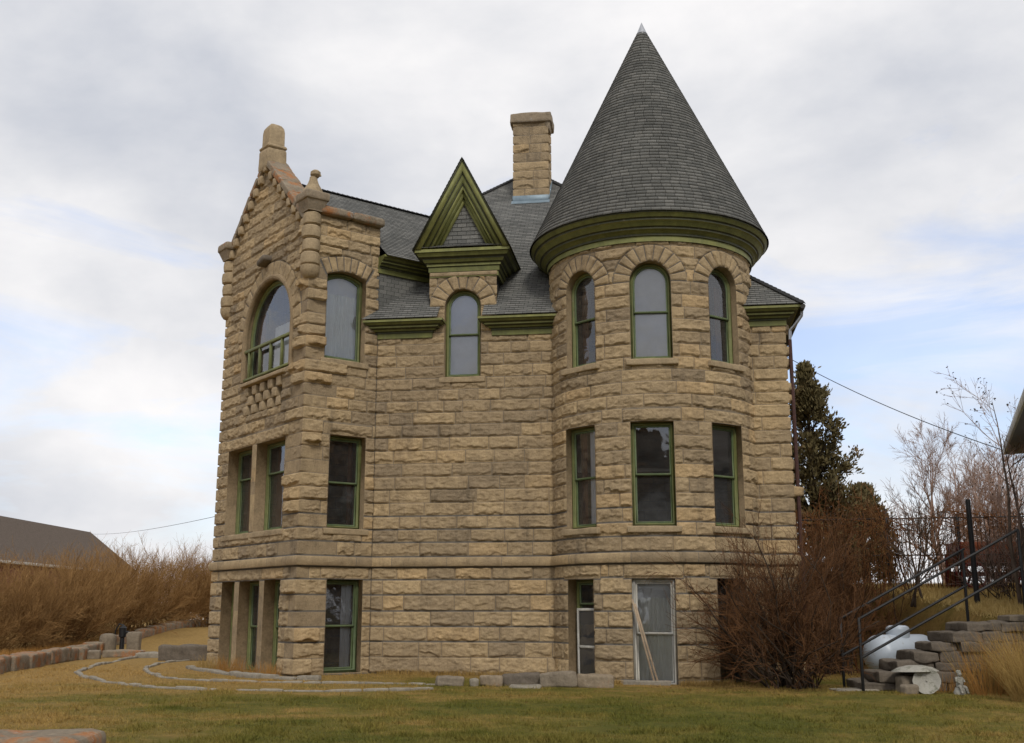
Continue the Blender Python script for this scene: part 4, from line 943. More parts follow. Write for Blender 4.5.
shrub('dormant_shrub', (10.4, 31.2), 'leafless brown shrub between the propane tank and the iron fence', 43, n=16, h=2.5, spread=1.0, base_r=.8, el=(45, 86), r0=.02, k1=10, k2=7, rt=.009, midmat=HEDGE_M)
shrub('dormant_shrub', (12.9, 29.4), 'leafless grey brown shrub beside the old red wagon', 44, n=26, h=2.0, spread=1.1, base_r=.5, el=(30, 80), r0=.014, k1=8, k2=5, rt=.007, midmat=TREE_M, tipmat=PINK_M)

# ------------------------------------------------------------------ evergreens behind the house
def evergreen(loc, h, rad, label, seed, n_br=120, leaf=.17, shape=.85):
    rg = np.random.default_rng(seed); x, y = loc; z = gz(x, y); t = thing('evergreen_tree', (x, y, z), label, 'tree', None)
    a = MB(); pts = [(x + .05 * math.sin(i), y + .04 * math.cos(2 * i), z - .1 + h * .93 * i / 8) for i in range(9)]; a.tube(pts, np.linspace(.17, .02, 9), 8); tr = a.build('trunk', STEM_M, t, True)
    f = np.sort(rg.random(n_br)) ** .9 * .95 + .04; ang = np.arange(n_br) * 2.39996 + rg.normal(0, .4, n_br)
    prof = np.interp(f, [0, .12, .35, .6, .85, 1], [.75, 1.0, .92, .70, .36, .06]); lump = .42 + 1.05 * vnoise(ang * .9 + 5, f * 10, seed)
    L = rad * prof * lump; P0 = np.stack([np.full(n_br, x), np.full(n_br, y), z + h * f * .93], 1)
    el = np.interp(f, [0, 1], [.15, 1.0]); D = np.stack([np.cos(ang) * np.cos(el), np.sin(ang) * np.cos(el), np.sin(el)], 1)
    B, BR = grow(P0, D, L * 1.15, np.full(n_br, .03), 6, rg, .10, .10, .3); C, CR = children(B, BR, 9, rg, .3, 1.0, (.4, 1.1), (.25, .5), 4, .6, .10, .15, .4, .006)
    mk('branch_set', *cat([tubes(B, BR), tubes(C, CR)]), STEM_M, t)
    idx = np.repeat(np.arange(len(C)), 22); tt = rg.random(len(idx)) ** .7 * 2.99; k = tt.astype(int); w = (tt - k)[:, None]; Cn = C[idx, k] * (1 - w) + C[idx, k + 1] * w + rg.normal(0, .075, (len(idx), 3))
    ax = C[idx, 3] - C[idx, 0]; ax /= np.linalg.norm(ax, axis=1, keepdims=True) + 1e-9
    V, F = leaf_quads(Cn, leaf, rg, 2.3, ax + np.array([0, 0, .35]), .45); mk('crown', V, F, JUNIPER, t); return t
evergreen((10.25, 37.5), 10.1, 1.7, 'tall dark green juniper rising behind the right side of the stone house', 51, 170, .15)
evergreen((14.1, 44.5), 4.3, 1.35, 'shorter dark evergreen to the right of the tall juniper', 52, 90, .16)

# ------------------------------------------------------------------ bare trees
def bare_tree(loc, h, label, seed, r0=.13, nst=3, m=TREE_M, tw=PINK_M, lean=(0, 0), rt=.006, spread=.55, levels=(7, 6, 5), fork=.25, buds=0):
    rg = np.random.default_rng(seed); x, y = loc; z = gz(x, y); t = thing('bare_tree', (x, y, z), label, 'tree')
    P0 = np.tile(np.array([[x, y, z - .15]]), (nst, 1)) + np.c_[rg.normal(0, .12, (nst, 2)), np.zeros(nst)]
    a = np.arange(nst) * 2 * np.pi / nst + rg.random(); D = np.stack([np.cos(a) * spread * .45 + lean[0], np.sin(a) * spread * .45 + lean[1], np.ones(nst)], 1)
    S, SR = grow(P0, D, h * rg.uniform(.8, 1.0, nst), np.full(nst, r0), 10, rg, .07, .03, .12)
    B, BR = children(S, SR, levels[0], rg, fork, .95, (.35, .8), (.3, .5), 7, .6, .06, .11, .25, rt)
    C, CR = children(B, BR, levels[1], rg, .2, 1.0, (.3, .8), (.3, .55), 5, .6, .06, .13, .4, rt)
    E, ER = children(C, CR, levels[2], rg, .2, 1.0, (.3, .8), (.35, .6), 4, .7, .05, .13, .5, rt * .8)
    mk('trunk', *tubes(S, SR, 7), m, t, smooth=True); mk('crown', *cat([tubes(B, BR, 4), tubes(C, CR), tubes(E, ER)]), tw, t)
    if buds:
        i = rg.integers(0, len(E), buds); mk('dried_leaves', *leaf_quads(E[i, 3], .06, rg, 1.5), STEM_M, t)
    return t
bare_tree((24.0, 61), 9.0, 'tall pale bare tree left of the others beyond the iron fence', 61, .13, 4, PINK_M, PINK_M, (.0, 0), .011, .75, (12, 10, 7))
bare_tree((28.6, 66), 9.4, 'tall pale bare tree in the middle beyond the iron fence', 62, .13, 3, PINK_M, PINK_M, (.0, 0), .012, .65, (12, 10, 7))
bare_tree((25.2, 57), 7.0, 'lower pale bare tree with a rusty tint beyond the iron fence', 63, .12, 4, PINK_M, PINK_M, (.0, 0), .011, .7, (12, 8, 6))
bare_tree((12.8, 27.8), 5.5, 'crooked dark bare tree with dried leaves beside the white eave', 64, .06, 2, TREE_M, PINK_M, (-.05, 0), .006, .45, (8, 6, 4), .2, 260)
bare_tree((10.9, 30.3), 3.6, 'small thin bare tree growing through the iron fence', 65, .04, 3, STEM_M, TREE_M, (.0, 0), .006, .8, (7, 5, 4), .2)

# ------------------------------------------------------------------ iron fence with vines on the terrace
FA = np.array([8.6, 33.6]); FB = np.array([15.4, 32.0])
def fpt(f): return FA + (FB - FA) * f
fence = thing('iron_fence', (*fpt(.5), gz(*fpt(.5))), 'tall black iron picket fence tangled with rust coloured vines', 'fence')
fz = 4.35
for f, th, dz in ((.0, .06, 0), (.375, .065, .18), (.66, .06, 0), (.98, .06, 0)):
    p = fpt(f); MB().box((p[0], p[1], (gz(*p) + fz + dz) / 2 - .1), (th, th, fz + dz - gz(*p) + .2), None, .01).build('post', IRON, fence)
for z in (fz - .12, fz - 1.2):
    a = MB(); a.tube([(*fpt(f), z) for f in np.linspace(0, 1, 8)], .02, 6); a.build('rail', IRON, fence, True)
for i in range(1, 60):
    p = fpt(i / 60); MB().tube([(p[0], p[1], gz(*p) - .1), (p[0], p[1], fz - .02), (p[0], p[1], fz + .12)], [.011, .011, .002], 5).build('picket', IRON, fence)
rg = np.random.default_rng(77); n = 150
P0 = np.stack([*fpt(rg.random(n)[:, None] ** 1.3).T, rg.uniform(fz - .35, fz + .02, n)], 1) if False else np.concatenate([FA + (FB - FA) * (rg.random((n, 1)) ** 1.3), rg.uniform(fz - .5, fz - .05, (n, 1))], 1)
D = np.stack([rg.normal(0, 1, n), rg.normal(0, .25, n), rg.normal(.05, .35, n)], 1)
Vn, VR = grow(P0, D, rg.uniform(.5, 1.6, n), np.full(n, .012), 7, rg, .22, -.02, .5); Vc, VcR = children(Vn, VR, 6, rg, .1, 1, (.4, 1.3), (.2, .5), 4, .7, -.02, .25, .5, .007)
n2 = 110; P2 = np.concatenate([FA + (FB - FA) * rg.random((n2, 1)), np.zeros((n2, 1))], 1); P2 = on_ground(P2)
D2 = np.stack([rg.normal(0, .18, n2), rg.normal(0, .1, n2), np.ones(n2)], 1); Vs, VsR = grow(P2, D2, rg.uniform(1.6, 2.8, n2), np.full(n2, .014), 8, rg, .12, .02, .4); Vt, VtR = children(Vs, VsR, 7, rg, .2, 1, (.4, 1.2), (.15, .35), 4, .7, 0, .2, .5, .007)
V, F = cat([tubes(Vn, VR), tubes(Vc, VcR), tubes(Vt, VtR), tubes(Vs, VsR)]); vine = mk('vine', V, F, VINE_M); tag(vine, 'tangled rust orange vine climbing along the iron fence', 'vine')
# vine over the downpipe side of the house
n = 60; P0 = np.stack([rg.uniform(7.5, 9.6, n), rg.uniform(30, 31.2, n), rg.uniform(1.0, 3.2, n)], 1); D = np.stack([rg.normal(0, .7, n), rg.normal(0, .3, n), np.ones(n)], 1)
Vn, VR = grow(P0, D, rg.uniform(.8, 1.8, n), np.full(n, .013), 6, rg, .2, .0, .5); Vc, VcR = children(Vn, VR, 9, rg, .1, 1, (.4, 1.3), (.25, .6), 4, .7, 0, .25, .5, .008)
n = 8; P0 = on_ground(np.stack([rg.uniform(7.9, 9.3, n), rg.uniform(30.2, 31, n), np.zeros(n)], 1)); Vs, VsR = grow(P0, np.stack([rg.normal(0, .15, n), rg.normal(0, .1, n), np.ones(n)], 1), rg.uniform(2.8, 4.2, n), np.full(n, .03), 8, rg, .08, .02, .4)
V, F = cat([tubes(Vn, VR), tubes(Vc, VcR), tubes(Vs, VsR, 5)]); t = mk('vine', V, F, VINE_M); tag(t, 'rust orange leafless climber beside the right corner of the stone house', 'vine')

# ------------------------------------------------------------------ grass
def blades(n, xy, h, w, rg, lean=.5, zoff=0.0):
    x, y = xy; z = ground_z(x, y) + zoff; a = rg.uniform(0, 2 * np.pi, n); hh = h * rg.uniform(.5, 1.3, n); ln = np.abs(rg.normal(0, lean, n)) * hh; ww = w * rg.uniform(.7, 1.3, n)
    b = a + rg.uniform(-1, 1, n); c = np.stack([x, y, z - .006], 1); s = np.stack([np.cos(b) * ww, np.sin(b) * ww, 0 * a], 1); tip = c + np.stack([np.cos(a + 1.57) * ln, np.sin(a + 1.57) * ln, hh], 1)
    return np.stack([c - s, c + s, tip], 1).reshape(-1, 3), np.arange(n * 3).reshape(-1, 3)
rg = np.random.default_rng(91); n = 330000
Y = 11.5 + 22 * rg.random(n) ** 1.7; X = Y * rg.uniform(-.52, .50, n)
k = ~((X > 10.2) & (Y > 24.4)) & ~((X > 7.3) & (X < 11) & (Y > 23.9) & (Y < 25.3)) & (fbm(X * .9, Y * .9, 5, 3) > .20 + .35 * rg.random(n))
X = X[k]; Y = Y[k]; V, F = blades(len(X), (X, Y), .035, .0045, rg, .8)
k2 = fbm(X * 2.1 + 40, Y * 2.1, 25, 3) > .58; V2, F2 = blades(int(k2.sum()), (X[k2], Y[k2]), .075, .005, rg, .8); V = np.concatenate([V, V2]); F = np.concatenate([F, F2 + F.max() + 1]); o = mk('grass', V, F, BLADE); o.data.transform(Matrix.Translation(o.location)); o.location = (0, 0, 0); tag(o, 'short dry green and tan lawn grass in front of the stone house', 'grass', kind='stuff')
n = 40000; X = rg.uniform(10.9, 16, n); Y = rg.uniform(24.9, 36, n); V, F = blades(n, (X, Y), .12, .007, rg, .7); o = mk('grass', V, F, bark('pale_terrace_grass', (.46, .33, .12), (.66, .49, .20), 1.5)); tag(o, 'golden dry grass on the upper terrace by the steps', 'grass', kind='stuff')  # base colour set paler, as the blades shade each other dark
def tuft(c, n, h, rad, label, seed, m=GOLD_M, group=None, w=.006, name='dry_grass_clump', spread=.35, fan=1.0):
    rg = np.random.default_rng(seed); a = rg.uniform(0, 2 * np.pi, n); rr = rad * np.sqrt(rg.random(n)); P0 = on_ground(np.stack([c[0] + rr * np.cos(a), c[1] + rr * np.sin(a), 0 * a], 1))
    D = np.stack([np.cos(a) * spread * rg.random(n) * fan + rg.normal(0, .12, n), np.sin(a) * spread * rg.random(n) + rg.normal(0, .12, n), np.ones(n)], 1)
    P, Rr = grow(P0, D, h * rg.uniform(.45, 1.1, n), np.full(n, w), 6, rg, .07, -.03, .25, .12); V, F = tubes(P, Rr); o = mk(name, V, F, m); return tag(o, label, 'dry grass', group)
tuft((10.05, 21.3), 620, 1.35, .7, 'tall golden dry grass clump nearest the right end of the lawn', 101, spread=.5)
tuft((10.35, 22.6), 420, 1.3, .5, 'tall golden dry grass clump to the right of the stone cherub', 102, spread=.5)
tuft((10.6, 23.5), 520, 1.25, .6, 'tall tan dry grass clump against the grey retaining wall', 103, RUSTGRASS_M, spread=.5)
tuft((10.6, 20.6), 420, 1.1, .6, 'sprawling golden dry grass clump at the far right of the lawn', 104, spread=.9)
tuft((9.6, 22.9), 130, 1.0, .5, 'sparse rusty dry grass in front of the steps beside the stone cherub', 108, RUSTGRASS_M, spread=.5)
tuft((8.9, 23.88), 90, .5, .5, 'short rusty dry grass growing at the foot of the stone steps', 109, RUSTGRASS_M, w=.005)
tuft((10.0, 23.7), 300, 1.1, .6, 'tall dry grass hiding the upper end of the stone steps', 111, GOLD_M, spread=.5)
tuft((10.3, 24.0), 160, .8, .6, 'rusty dry grass growing against the upper end of the stone steps', 110, RUSTGRASS_M, spread=.5)
tuft((-8.15, 30.6), 150, .42, .3, 'golden grass tuft by the first basement opening of the gabled bay', 105, w=.005)
tuft((-7.3, 29.35), 170, .42, .35, 'orange grass tuft by the middle basement opening of the gabled bay', 106, RUSTGRASS_M, w=.005)
tuft((-6.1, 27.95), 170, .36, .5, 'orange grass tuft by the basement opening nearest the bay corner', 107, RUSTGRASS_M, w=.005)
rg = np.random.default_rng(92); n = 9000; tq = rg.random(n); q = rg.random(n) ** 2 * .35
X = np.concatenate([-3.4 + 4.6 * tq[:4000], 3.68 + (2.72 + q[4000:]) * np.sin(R(-75) + R(140) * tq[4000:])]); Y = np.concatenate([28.72 - .64 * tq[:4000] - q[:4000], 28.47 - (2.72 + q[4000:]) * np.cos(R(-75) + R(140) * tq[4000:])])
k = (fbm(X * 1.7, Y * 1.7, 8, 2) > .42) & (np.hypot(X - 3.1, Y - 25.7) > .7); V, F = blades(k.sum(), (X[k], Y[k]), .13, .006, rg, .6); o = mk('grass', V, F, GOLD_M); tag(o, 'ragged tan grass along the foot of the main wall and turret', 'grass', kind='stuff')
rg = np.random.default_rng(93); n = 9000; tq = rg.random(n); X = -13.9 - 1.3 * tq + rg.uniform(-1.6, -.2, n); Y = 27 + 16 * tq; V, F = blades(n, (X, Y), .35, .008, rg, .5); o = mk('grass', V, F, RUSTGRASS_M); tag(o, 'rusty dry grass between the low lichened wall and the hedge', 'grass', kind='stuff')

# ------------------------------------------------------------------ stones on the lawn
def stone(name, c, size, rot, label, cat_, m=GREYSTONE, seed=0, rad=.055, amp=.055, n=14, tilt=(0, 0), group=None):
    a = MB(); z = gz(c[0], c[1]); a.rough((c[0], c[1], z + size[2] / 2 - .03 + (c[2] if len(c) > 2 else 0)), size, rot, rad, amp, n, seed, tilt); o = a.build(name, m, None, True); return tag(o, label, cat_, group)
def edging(pts, label, seed, w=.12, h=.085, gap=()):
    rg = random.Random(seed); pts = [np.array(p, float) for p in pts]; a = MB(); d = [0]
    for p, q in zip(pts, pts[1:]): d.append(d[-1] + np.linalg.norm(q - p))
    def at(s):
        k = max(0, min(len(pts) - 2, int(np.searchsorted(d, s)) - 1)); return pts[k] + (pts[k + 1] - pts[k]) * (s - d[k]) / (d[k + 1] - d[k])
    s = 0
    while s < d[-1] - .15:
        L = min(rg.uniform(.35, .95), d[-1] - s); c = at(s + L / 2); q = at(min(d[-1], s + L)) - at(s); r = math.atan2(q[1], q[0]); hh = h * rg.uniform(.75, 1.25)
        if not any(g0 < s + L / 2 < g1 for g0, g1 in gap): a.rough((c[0] + rg.uniform(-.02, .02), c[1] + rg.uniform(-.02, .02), gz(c[0], c[1]) + hh / 2 - .035), (L - .015, w * rg.uniform(.85, 1.2), hh), r + rg.uniform(-.05, .05), .03, .014, 6, rg.randint(0, 9999), (rg.uniform(-.06, .06), rg.uniform(-.03, .03)))
        s += L
    return tag(a.build('stone_edging', PALESTONE, None, True), label, 'edging')
edging([(-12.6, 39.6), (-12.5, 36.6), (-12.0, 32.6), (-11.25, 29.4), (-10.3, 27.4), (-9.1, 25.6), (-7.75, 23.9), (-6.4, 23.0), (-5.9, 22.85)], 'outermost curved strip of pale stones edging the lawn on the left', 1)
edging([(-5.5, 22.8), (-3.6, 22.6), (-2.2, 22.9), (-1.55, 23.3)], 'straight strip of pale stones edging the lawn in front of the main wall', 4)
edging([(-9.9, 37.4), (-10.6, 34.4), (-10.1, 31.3), (-9.3, 29.1), (-8.3, 27.1), (-6.9, 26.0), (-5.3, 25.5), (-3.7, 25.2), (-2.2, 25.0), (-1.6, 24.9)], 'middle curved strip of pale stones edging the bed', 2)
edging([(-8.9, 31.3), (-7.6, 29.0), (-6.3, 27.2), (-5.2, 26.5), (-4.4, 26.3)], 'short strip of pale stones along the foot of the gabled bay', 3, .2, .12)
for i, (x, y, s, r, m, lb) in enumerate([(-1.34, 24.75, (.60, .40, .24), .1, GREYSTONE, 'grey stone block at the left end of the row under the main wall'), (-.83, 24.75, (.20, .28, .19), .2, PALESTONE, 'small pale stone in the row under the main wall'), (-.46, 24.85, (.50, .36, .24), -.05, LICHEN, 'lichened stone block next to the small pale stone'),
        (.22, 24.95, (.86, .40, .30), .04, DARKSTONE, 'long dark stone block in the middle of the row under the main wall'), (.28, 24.25, (.66, .34, .09), -.1, PALESTONE, 'flat pale slab lying in front of the long dark stone'),
        (.98, 24.75, (.80, .46, .33), .03, GREYSTONE, 'big grey stone block left of the other below the turret window'), (1.80, 24.72, (.80, .42, .30), -.03, LICHEN, 'big rust stained stone block below the left turret basement opening')]):
    stone('stone_block', (x, y), s, r, lb, 'stone', m, i + 5, tilt=(.08 * math.sin(i * 2.1), .05 * math.cos(i * 3.3)))
stone('doorstep', (3.05, 25.75, .0), (1.06, .34, .12), -.14, 'pale stone doorstep under the white turret basement door', 'doorstep', PALESTONE, 3, .02, .01)
a = MB(); 
wl = random.Random(3); cutp = [0.0]
while cutp[-1] < 1: cutp.append(min(1, cutp[-1] + wl.uniform(.05, .13)))
for i, s in enumerate(cutp[:-1]):
    ln = (cutp[i + 1] - s) * 14.13; p = np.array([-12.9, 26.5]) + np.array([-1.9, 14.0]) * (s + cutp[i + 1]) / 2; q = np.array([-1.9, 14.0]); a.rough((p[0] + .06 * math.sin(i * 2.3), p[1], gz(*p) + .16 + wl.uniform(-.03, .03)), (ln + .02, .58 + wl.uniform(-.08, .1), .46), math.atan2(q[1], q[0]) + wl.uniform(-.03, .03), .07, .06, 12, i + 70, (wl.uniform(-.1, .06), 0))
tag(a.build('low_stone_wall', RUSTLICHEN, None, True), 'low rust lichened stone wall at the left edge of the lawn', 'wall')
a = MB()
for i in range(9): s = (i + .5) / 9; p = np.array([-15.4, 44.0]) + np.array([-.2, 13.0]) * s; a.rough((p[0], p[1], gz(*p) + .12), (1.45, .5, .4), 1.57, .1, .05, 8, i + 170)
tag(a.build('low_stone_wall', RUSTLICHEN, None, True), 'low stone wall running in front of the hedge towards the house', 'wall')
a = MB(); a.lathe([(.27, -.05), (.29, .1), (.295, .45), (.285, .58), (.24, .66), (.12, .70)], (-14.35, 40.2, gz(-14.35, 40.2)), 18); tag(a.build('stone_post', GREYSTONE, None, True), 'squat round stone post left of the black pump', 'post')
stone('stone_post', (-13.42, 40.2), (.44, .40, .78), .1, 'square stone post right of the black pump', 'post', GREYSTONE, 33, .06, .02)
pm = thing('hand_pump', (-13.88, 40.3, gz(-13.88, 40.3)), 'black iron hand pump between two stone posts', 'pump'); bz = gz(-13.88, 40.3); a = MB()
a.lathe([(.16, -.03), (.16, .03), (.085, .05), (.075, .55), (.12, .58), (.125, .86), (.14, .88), (.06, .96), (.03, 1.0)], (-13.88, 40.3, bz), 14); a.build('pump_body', IRON, pm, True)
a = MB(); a.tube([(-13.83, 40.3, bz + .72), (-13.68, 40.28, bz + .74), (-13.58, 40.27, bz + .68), (-13.56, 40.27, bz + .56)], [.05, .045, .04, .045], 8); a.build('spout', IRON, pm, True)
a = MB(); a.tube([(-13.86, 40.3, bz + .98), (-14.02, 40.3, bz + 1.02), (-14.14, 40.3, bz + .8), (-14.16, 40.3, bz + .42)], [.03, .028, .024, .022], 8); a.build('handle', IRON, pm, True)
stone('stone_trough', (-10.35, 36.2), (1.75, .5, .50), .05, 'long dark grey stone block on the grass left of the gabled bay', 'stone', DARKSTONE, 12, .07, .07, 18)
stone('stone_block', (-9.75, 37.6, .1), (.6, .5, .75), .4, 'upright dark stone behind the long grey block', 'stone', DARKSTONE, 13, .1, .05, tilt=(0, .35))
for i, (x, y, s, m, lb) in enumerate([(-13.2, 38.6, (1.3, .5, .26), RUSTLICHEN, 'rusty flat stone on the ledge before the hand pump'), (-12.1, 38.2, (1.0, .6, .2), PALESTONE, 'pale flat stone on the ledge beside the long grey block'), (-13.9, 37.6, (.5, .45, .3), GREYSTONE, 'small grey stone at the end of the low lichened wall')]): stone('flat_stone', (x, y), s, .1 * i, lb, 'stone', m, 60 + i)
stone('stone_slab', (-5.72, 12.5, -.10), (2.3, 1.15, .40), .06, 'rust lichened stone slab at the near left edge of the lawn', 'stone', RUSTLICHEN, 44, .12, .05, 16)
sb = thing('pale_shed', (-21.0, 76, gz(-21, 76)), 'tiny pale shed beyond the end of the hedge', 'shed'); a = MB(); a.box((-21, 76, gz(-21, 76) + .8), (1.2, 1.4, 1.7), None, .02); a.build('wall', CURTAIN, sb); a = MB(); a.prism([(-21.75, 75.2, gz(-21, 76) + 1.6), (-20.25, 75.2, gz(-21, 76) + 1.6), (-21, 75.2, gz(-21, 76) + 2.2)], (0, 1.6, 0)); a.build('roof', GREYSTONE, sb)

# ------------------------------------------------------------------ steps, handrails, terrace wall
steps = thing('stone_steps', (9.1, 24.6, gz(8, 24.6)), 'rough grey stone steps climbing right to the terrace', 'steps'); z0 = -.1
for i in range(7):
    x0 = 7.36 + i * .385; a = MB(); z1 = z0 + .205 * (i + 1); rr = random.Random(i)
    LL = (rr.uniform(.5, .8), rr.uniform(.6, 1.2), rr.uniform(.5, 1.2), 1.4)
    for j, L in enumerate(LL):
        xs = x0 + sum(LL[:j]); 
        if xs + L > 11.3: L = 11.3 - xs
        if L > .1: a.rough((xs + L / 2, 24.62, z1 - .115), (L - .01, 1.25 + rr.uniform(-.14, .10), .215 + rr.uniform(-.02, .03)), rr.uniform(-.05, .05), .045, .065, 12, i * 5 + j)
    a.build('step', DARKSTONE, steps, True)
a = MB()
for r_ in range(5):
    x = 10.9 + (r_ % 2) * .3
    while x < 16.2: L = .5 + .5 * hash2(np.array([int(x * 10)]), np.array([r_]), 4)[0]; a.rough((x + L / 2, 24.58, -.2 + .15 + r_ * .325), (L - .015, .5, .33), 0, .06, .035, 7, int(x * 31) + r_); x += L
for x in np.arange(10.7, 16.2, 1.1): a.rough((x + .55, 24.55, 1.40), (1.1, .6, .14), .0, .03, .02, 8, int(x * 10))
tag(a.build('retaining_wall', GREYSTONE, None, True), 'grey stone retaining wall at the right of the steps', 'wall')
def handrail(y, x0, x1, zb, label, post2, z_foot2):
    t = thing('iron_handrail', (x0, y, zb), label, 'handrail'); sl = .205 / .385; top = 1.42 + zb + .04
    for dz, nm in ((0, 'top_rail'), (-.80, 'lower_rail')): a = MB(); a.tube([(x0 - .02, y, top + dz), (x1, y, top + dz + sl * (x1 - x0))], .029, 8); a.build(nm, IRON, t, True)
    MB().box((x0, y, (zb - .1 + top + .02) / 2), (.055, .055, top - zb + .12), None, .006).build('post', IRON, t)
    zt = top + sl * (post2 - x0); MB().box((post2, y, (z_foot2 + zt) / 2), (.055, .055, zt - z_foot2), None, .006).build('post', IRON, t)
handrail(24.0, 7.38, 10.95, -.08, 'black iron handrail along the near side of the steps', 10.95, 1.35)
handrail(25.22, 7.34, 10.25, -.08, 'black iron handrail along the far side of the steps', 10.2, 1.3)
MB_p = MB().tube([(11.72, 28.3, gz(11.72, 28.3) - .1), (11.70, 28.3, 4.35)], [.07, .06], 10); tag(MB_p.build('iron_post', IRON, None, True), 'thick black post in front of the old red wagon', 'post')

# propane tank
tank = thing('propane_tank', (9.25, 27.0, gz(9.25, 27)), 'white propane tank standing behind the stone steps', 'tank'); TANK = plain('tank_white_paint', (.50, .56, .63), .4, .06, 2, .001, 0, .5, (.27, .24, .20), 5, (.57, .74))
ax = np.array([math.sin(R(62)), math.cos(R(62)), 0]); tz_ = gz(9.25, 27) + .64; c = np.array([9.25, 27.0, tz_]); side = np.cross(UP, ax)
prof = [(.02, -.98)] + [(.46 * math.sin(w), -.68 - .30 * math.cos(w)) for w in np.linspace(.15, math.pi / 2, 9)] + [(.462, -.3), (.462, .3)] + [(.46 * math.sin(w), .68 + .30 * math.cos(w)) for w in np.linspace(math.pi / 2, .15, 9)] + [(.02, .98)]
a = MB(); a.lathe(prof, c, 40, 0, (side, UP, ax)); a.build('tank_body', TANK, tank, True)
a = MB(); a.lathe([(.27, .38), (.275, .56), (.27, .60), (.25, .64), (.18, .67), (.02, .68)], c + ax * -.05, 32); a.build('valve_hood', TANK, tank, True)
for k in (-.55, .55): a = MB(); a.box(c + ax * k - UP * .52, (.72, .08, .26), (side, ax, UP), .01); a.build('foot', IRON, tank)

# bird bath pieces and a small cherub
CONC = plain('pale_concrete', (.36, .345, .30), .9, .2, 6, .012, 0, .2, (.15, .15, .11), 6, (.50, .64))
def scallop(mb, c, r, axis, n=10, depth=.09):
    ax_ = np.array(axis, float); V = []; S = 60
    prof = [(0.02, -depth * .9, 0), (.35, -depth * .9, 0), (.75, -depth * .55, .3), (1.0, 0, 1), (1.02, .015, 1), (.93, .012, 1), (.70, -depth * .38, .3), (.35, -depth * .62, 0), (.0, -depth * .66, 0)]
    for f, h, s in prof:
        for j in range(S): w = 2 * math.pi * j / S; rr = r * f * (1 + .035 * s * abs(math.cos(w * n / 2)) - .02 * s); V.append((rr * math.cos(w), rr * math.sin(w), h))
    mb.add(np.array(V) @ ax_ + np.array(c), [(i * S + j, i * S + (j + 1) % S, (i + 1) * S + (j + 1) % S, (i + 1) * S + j) for i in range(len(prof) - 1) for j in range(S)])
a = MB(); nrm = np.array([-.35, -.85, .36]); nrm /= np.linalg.norm(nrm); e1 = np.cross(UP, nrm); e1 /= np.linalg.norm(e1); e2 = np.cross(nrm, e1)
scallop(a, (8.42, 23.15, gz(8.4, 23.1) + .25), .265, (e1, e2, nrm)); a.lathe([(.016, -.02), (.016, .012)], np.array([8.42, 23.15, gz(8.4, 23.1) + .27]) - nrm * .05, 8, 0, (e1, e2, nrm)); tag(a.build('birdbath_dish', CONC, None, True), 'small scalloped concrete dish tipped on edge against the steps', 'dish')
a = MB(); scallop(a, (8.36, 23.62, .35), .46, (np.array([1, 0, .02]), np.array([0, -1, .03]), np.array([.02, -.03, -1])), 14, .12); tag(a.build('birdbath_bowl', CONC, None, True), 'wide shallow concrete bowl lying on the steps', 'bowl')
stone('stone_block', (8.35, 23.62), (.72, .36, .36), .1, 'rough stone under the wide concrete bowl', 'stone', GREYSTONE, 81, .08, .05)
stone('stone_block', (8.06, 23.2), (.3, .25, .2), .3, 'small stone at the left of the tipped dish', 'stone', GREYSTONE, 82, .06, .04)
stone('flat_stone', (7.25, 24.25), (.95, .5, .07), .1, 'flat pale stone at the foot of the handrails', 'stone', PALESTONE, 83, .03, .02)
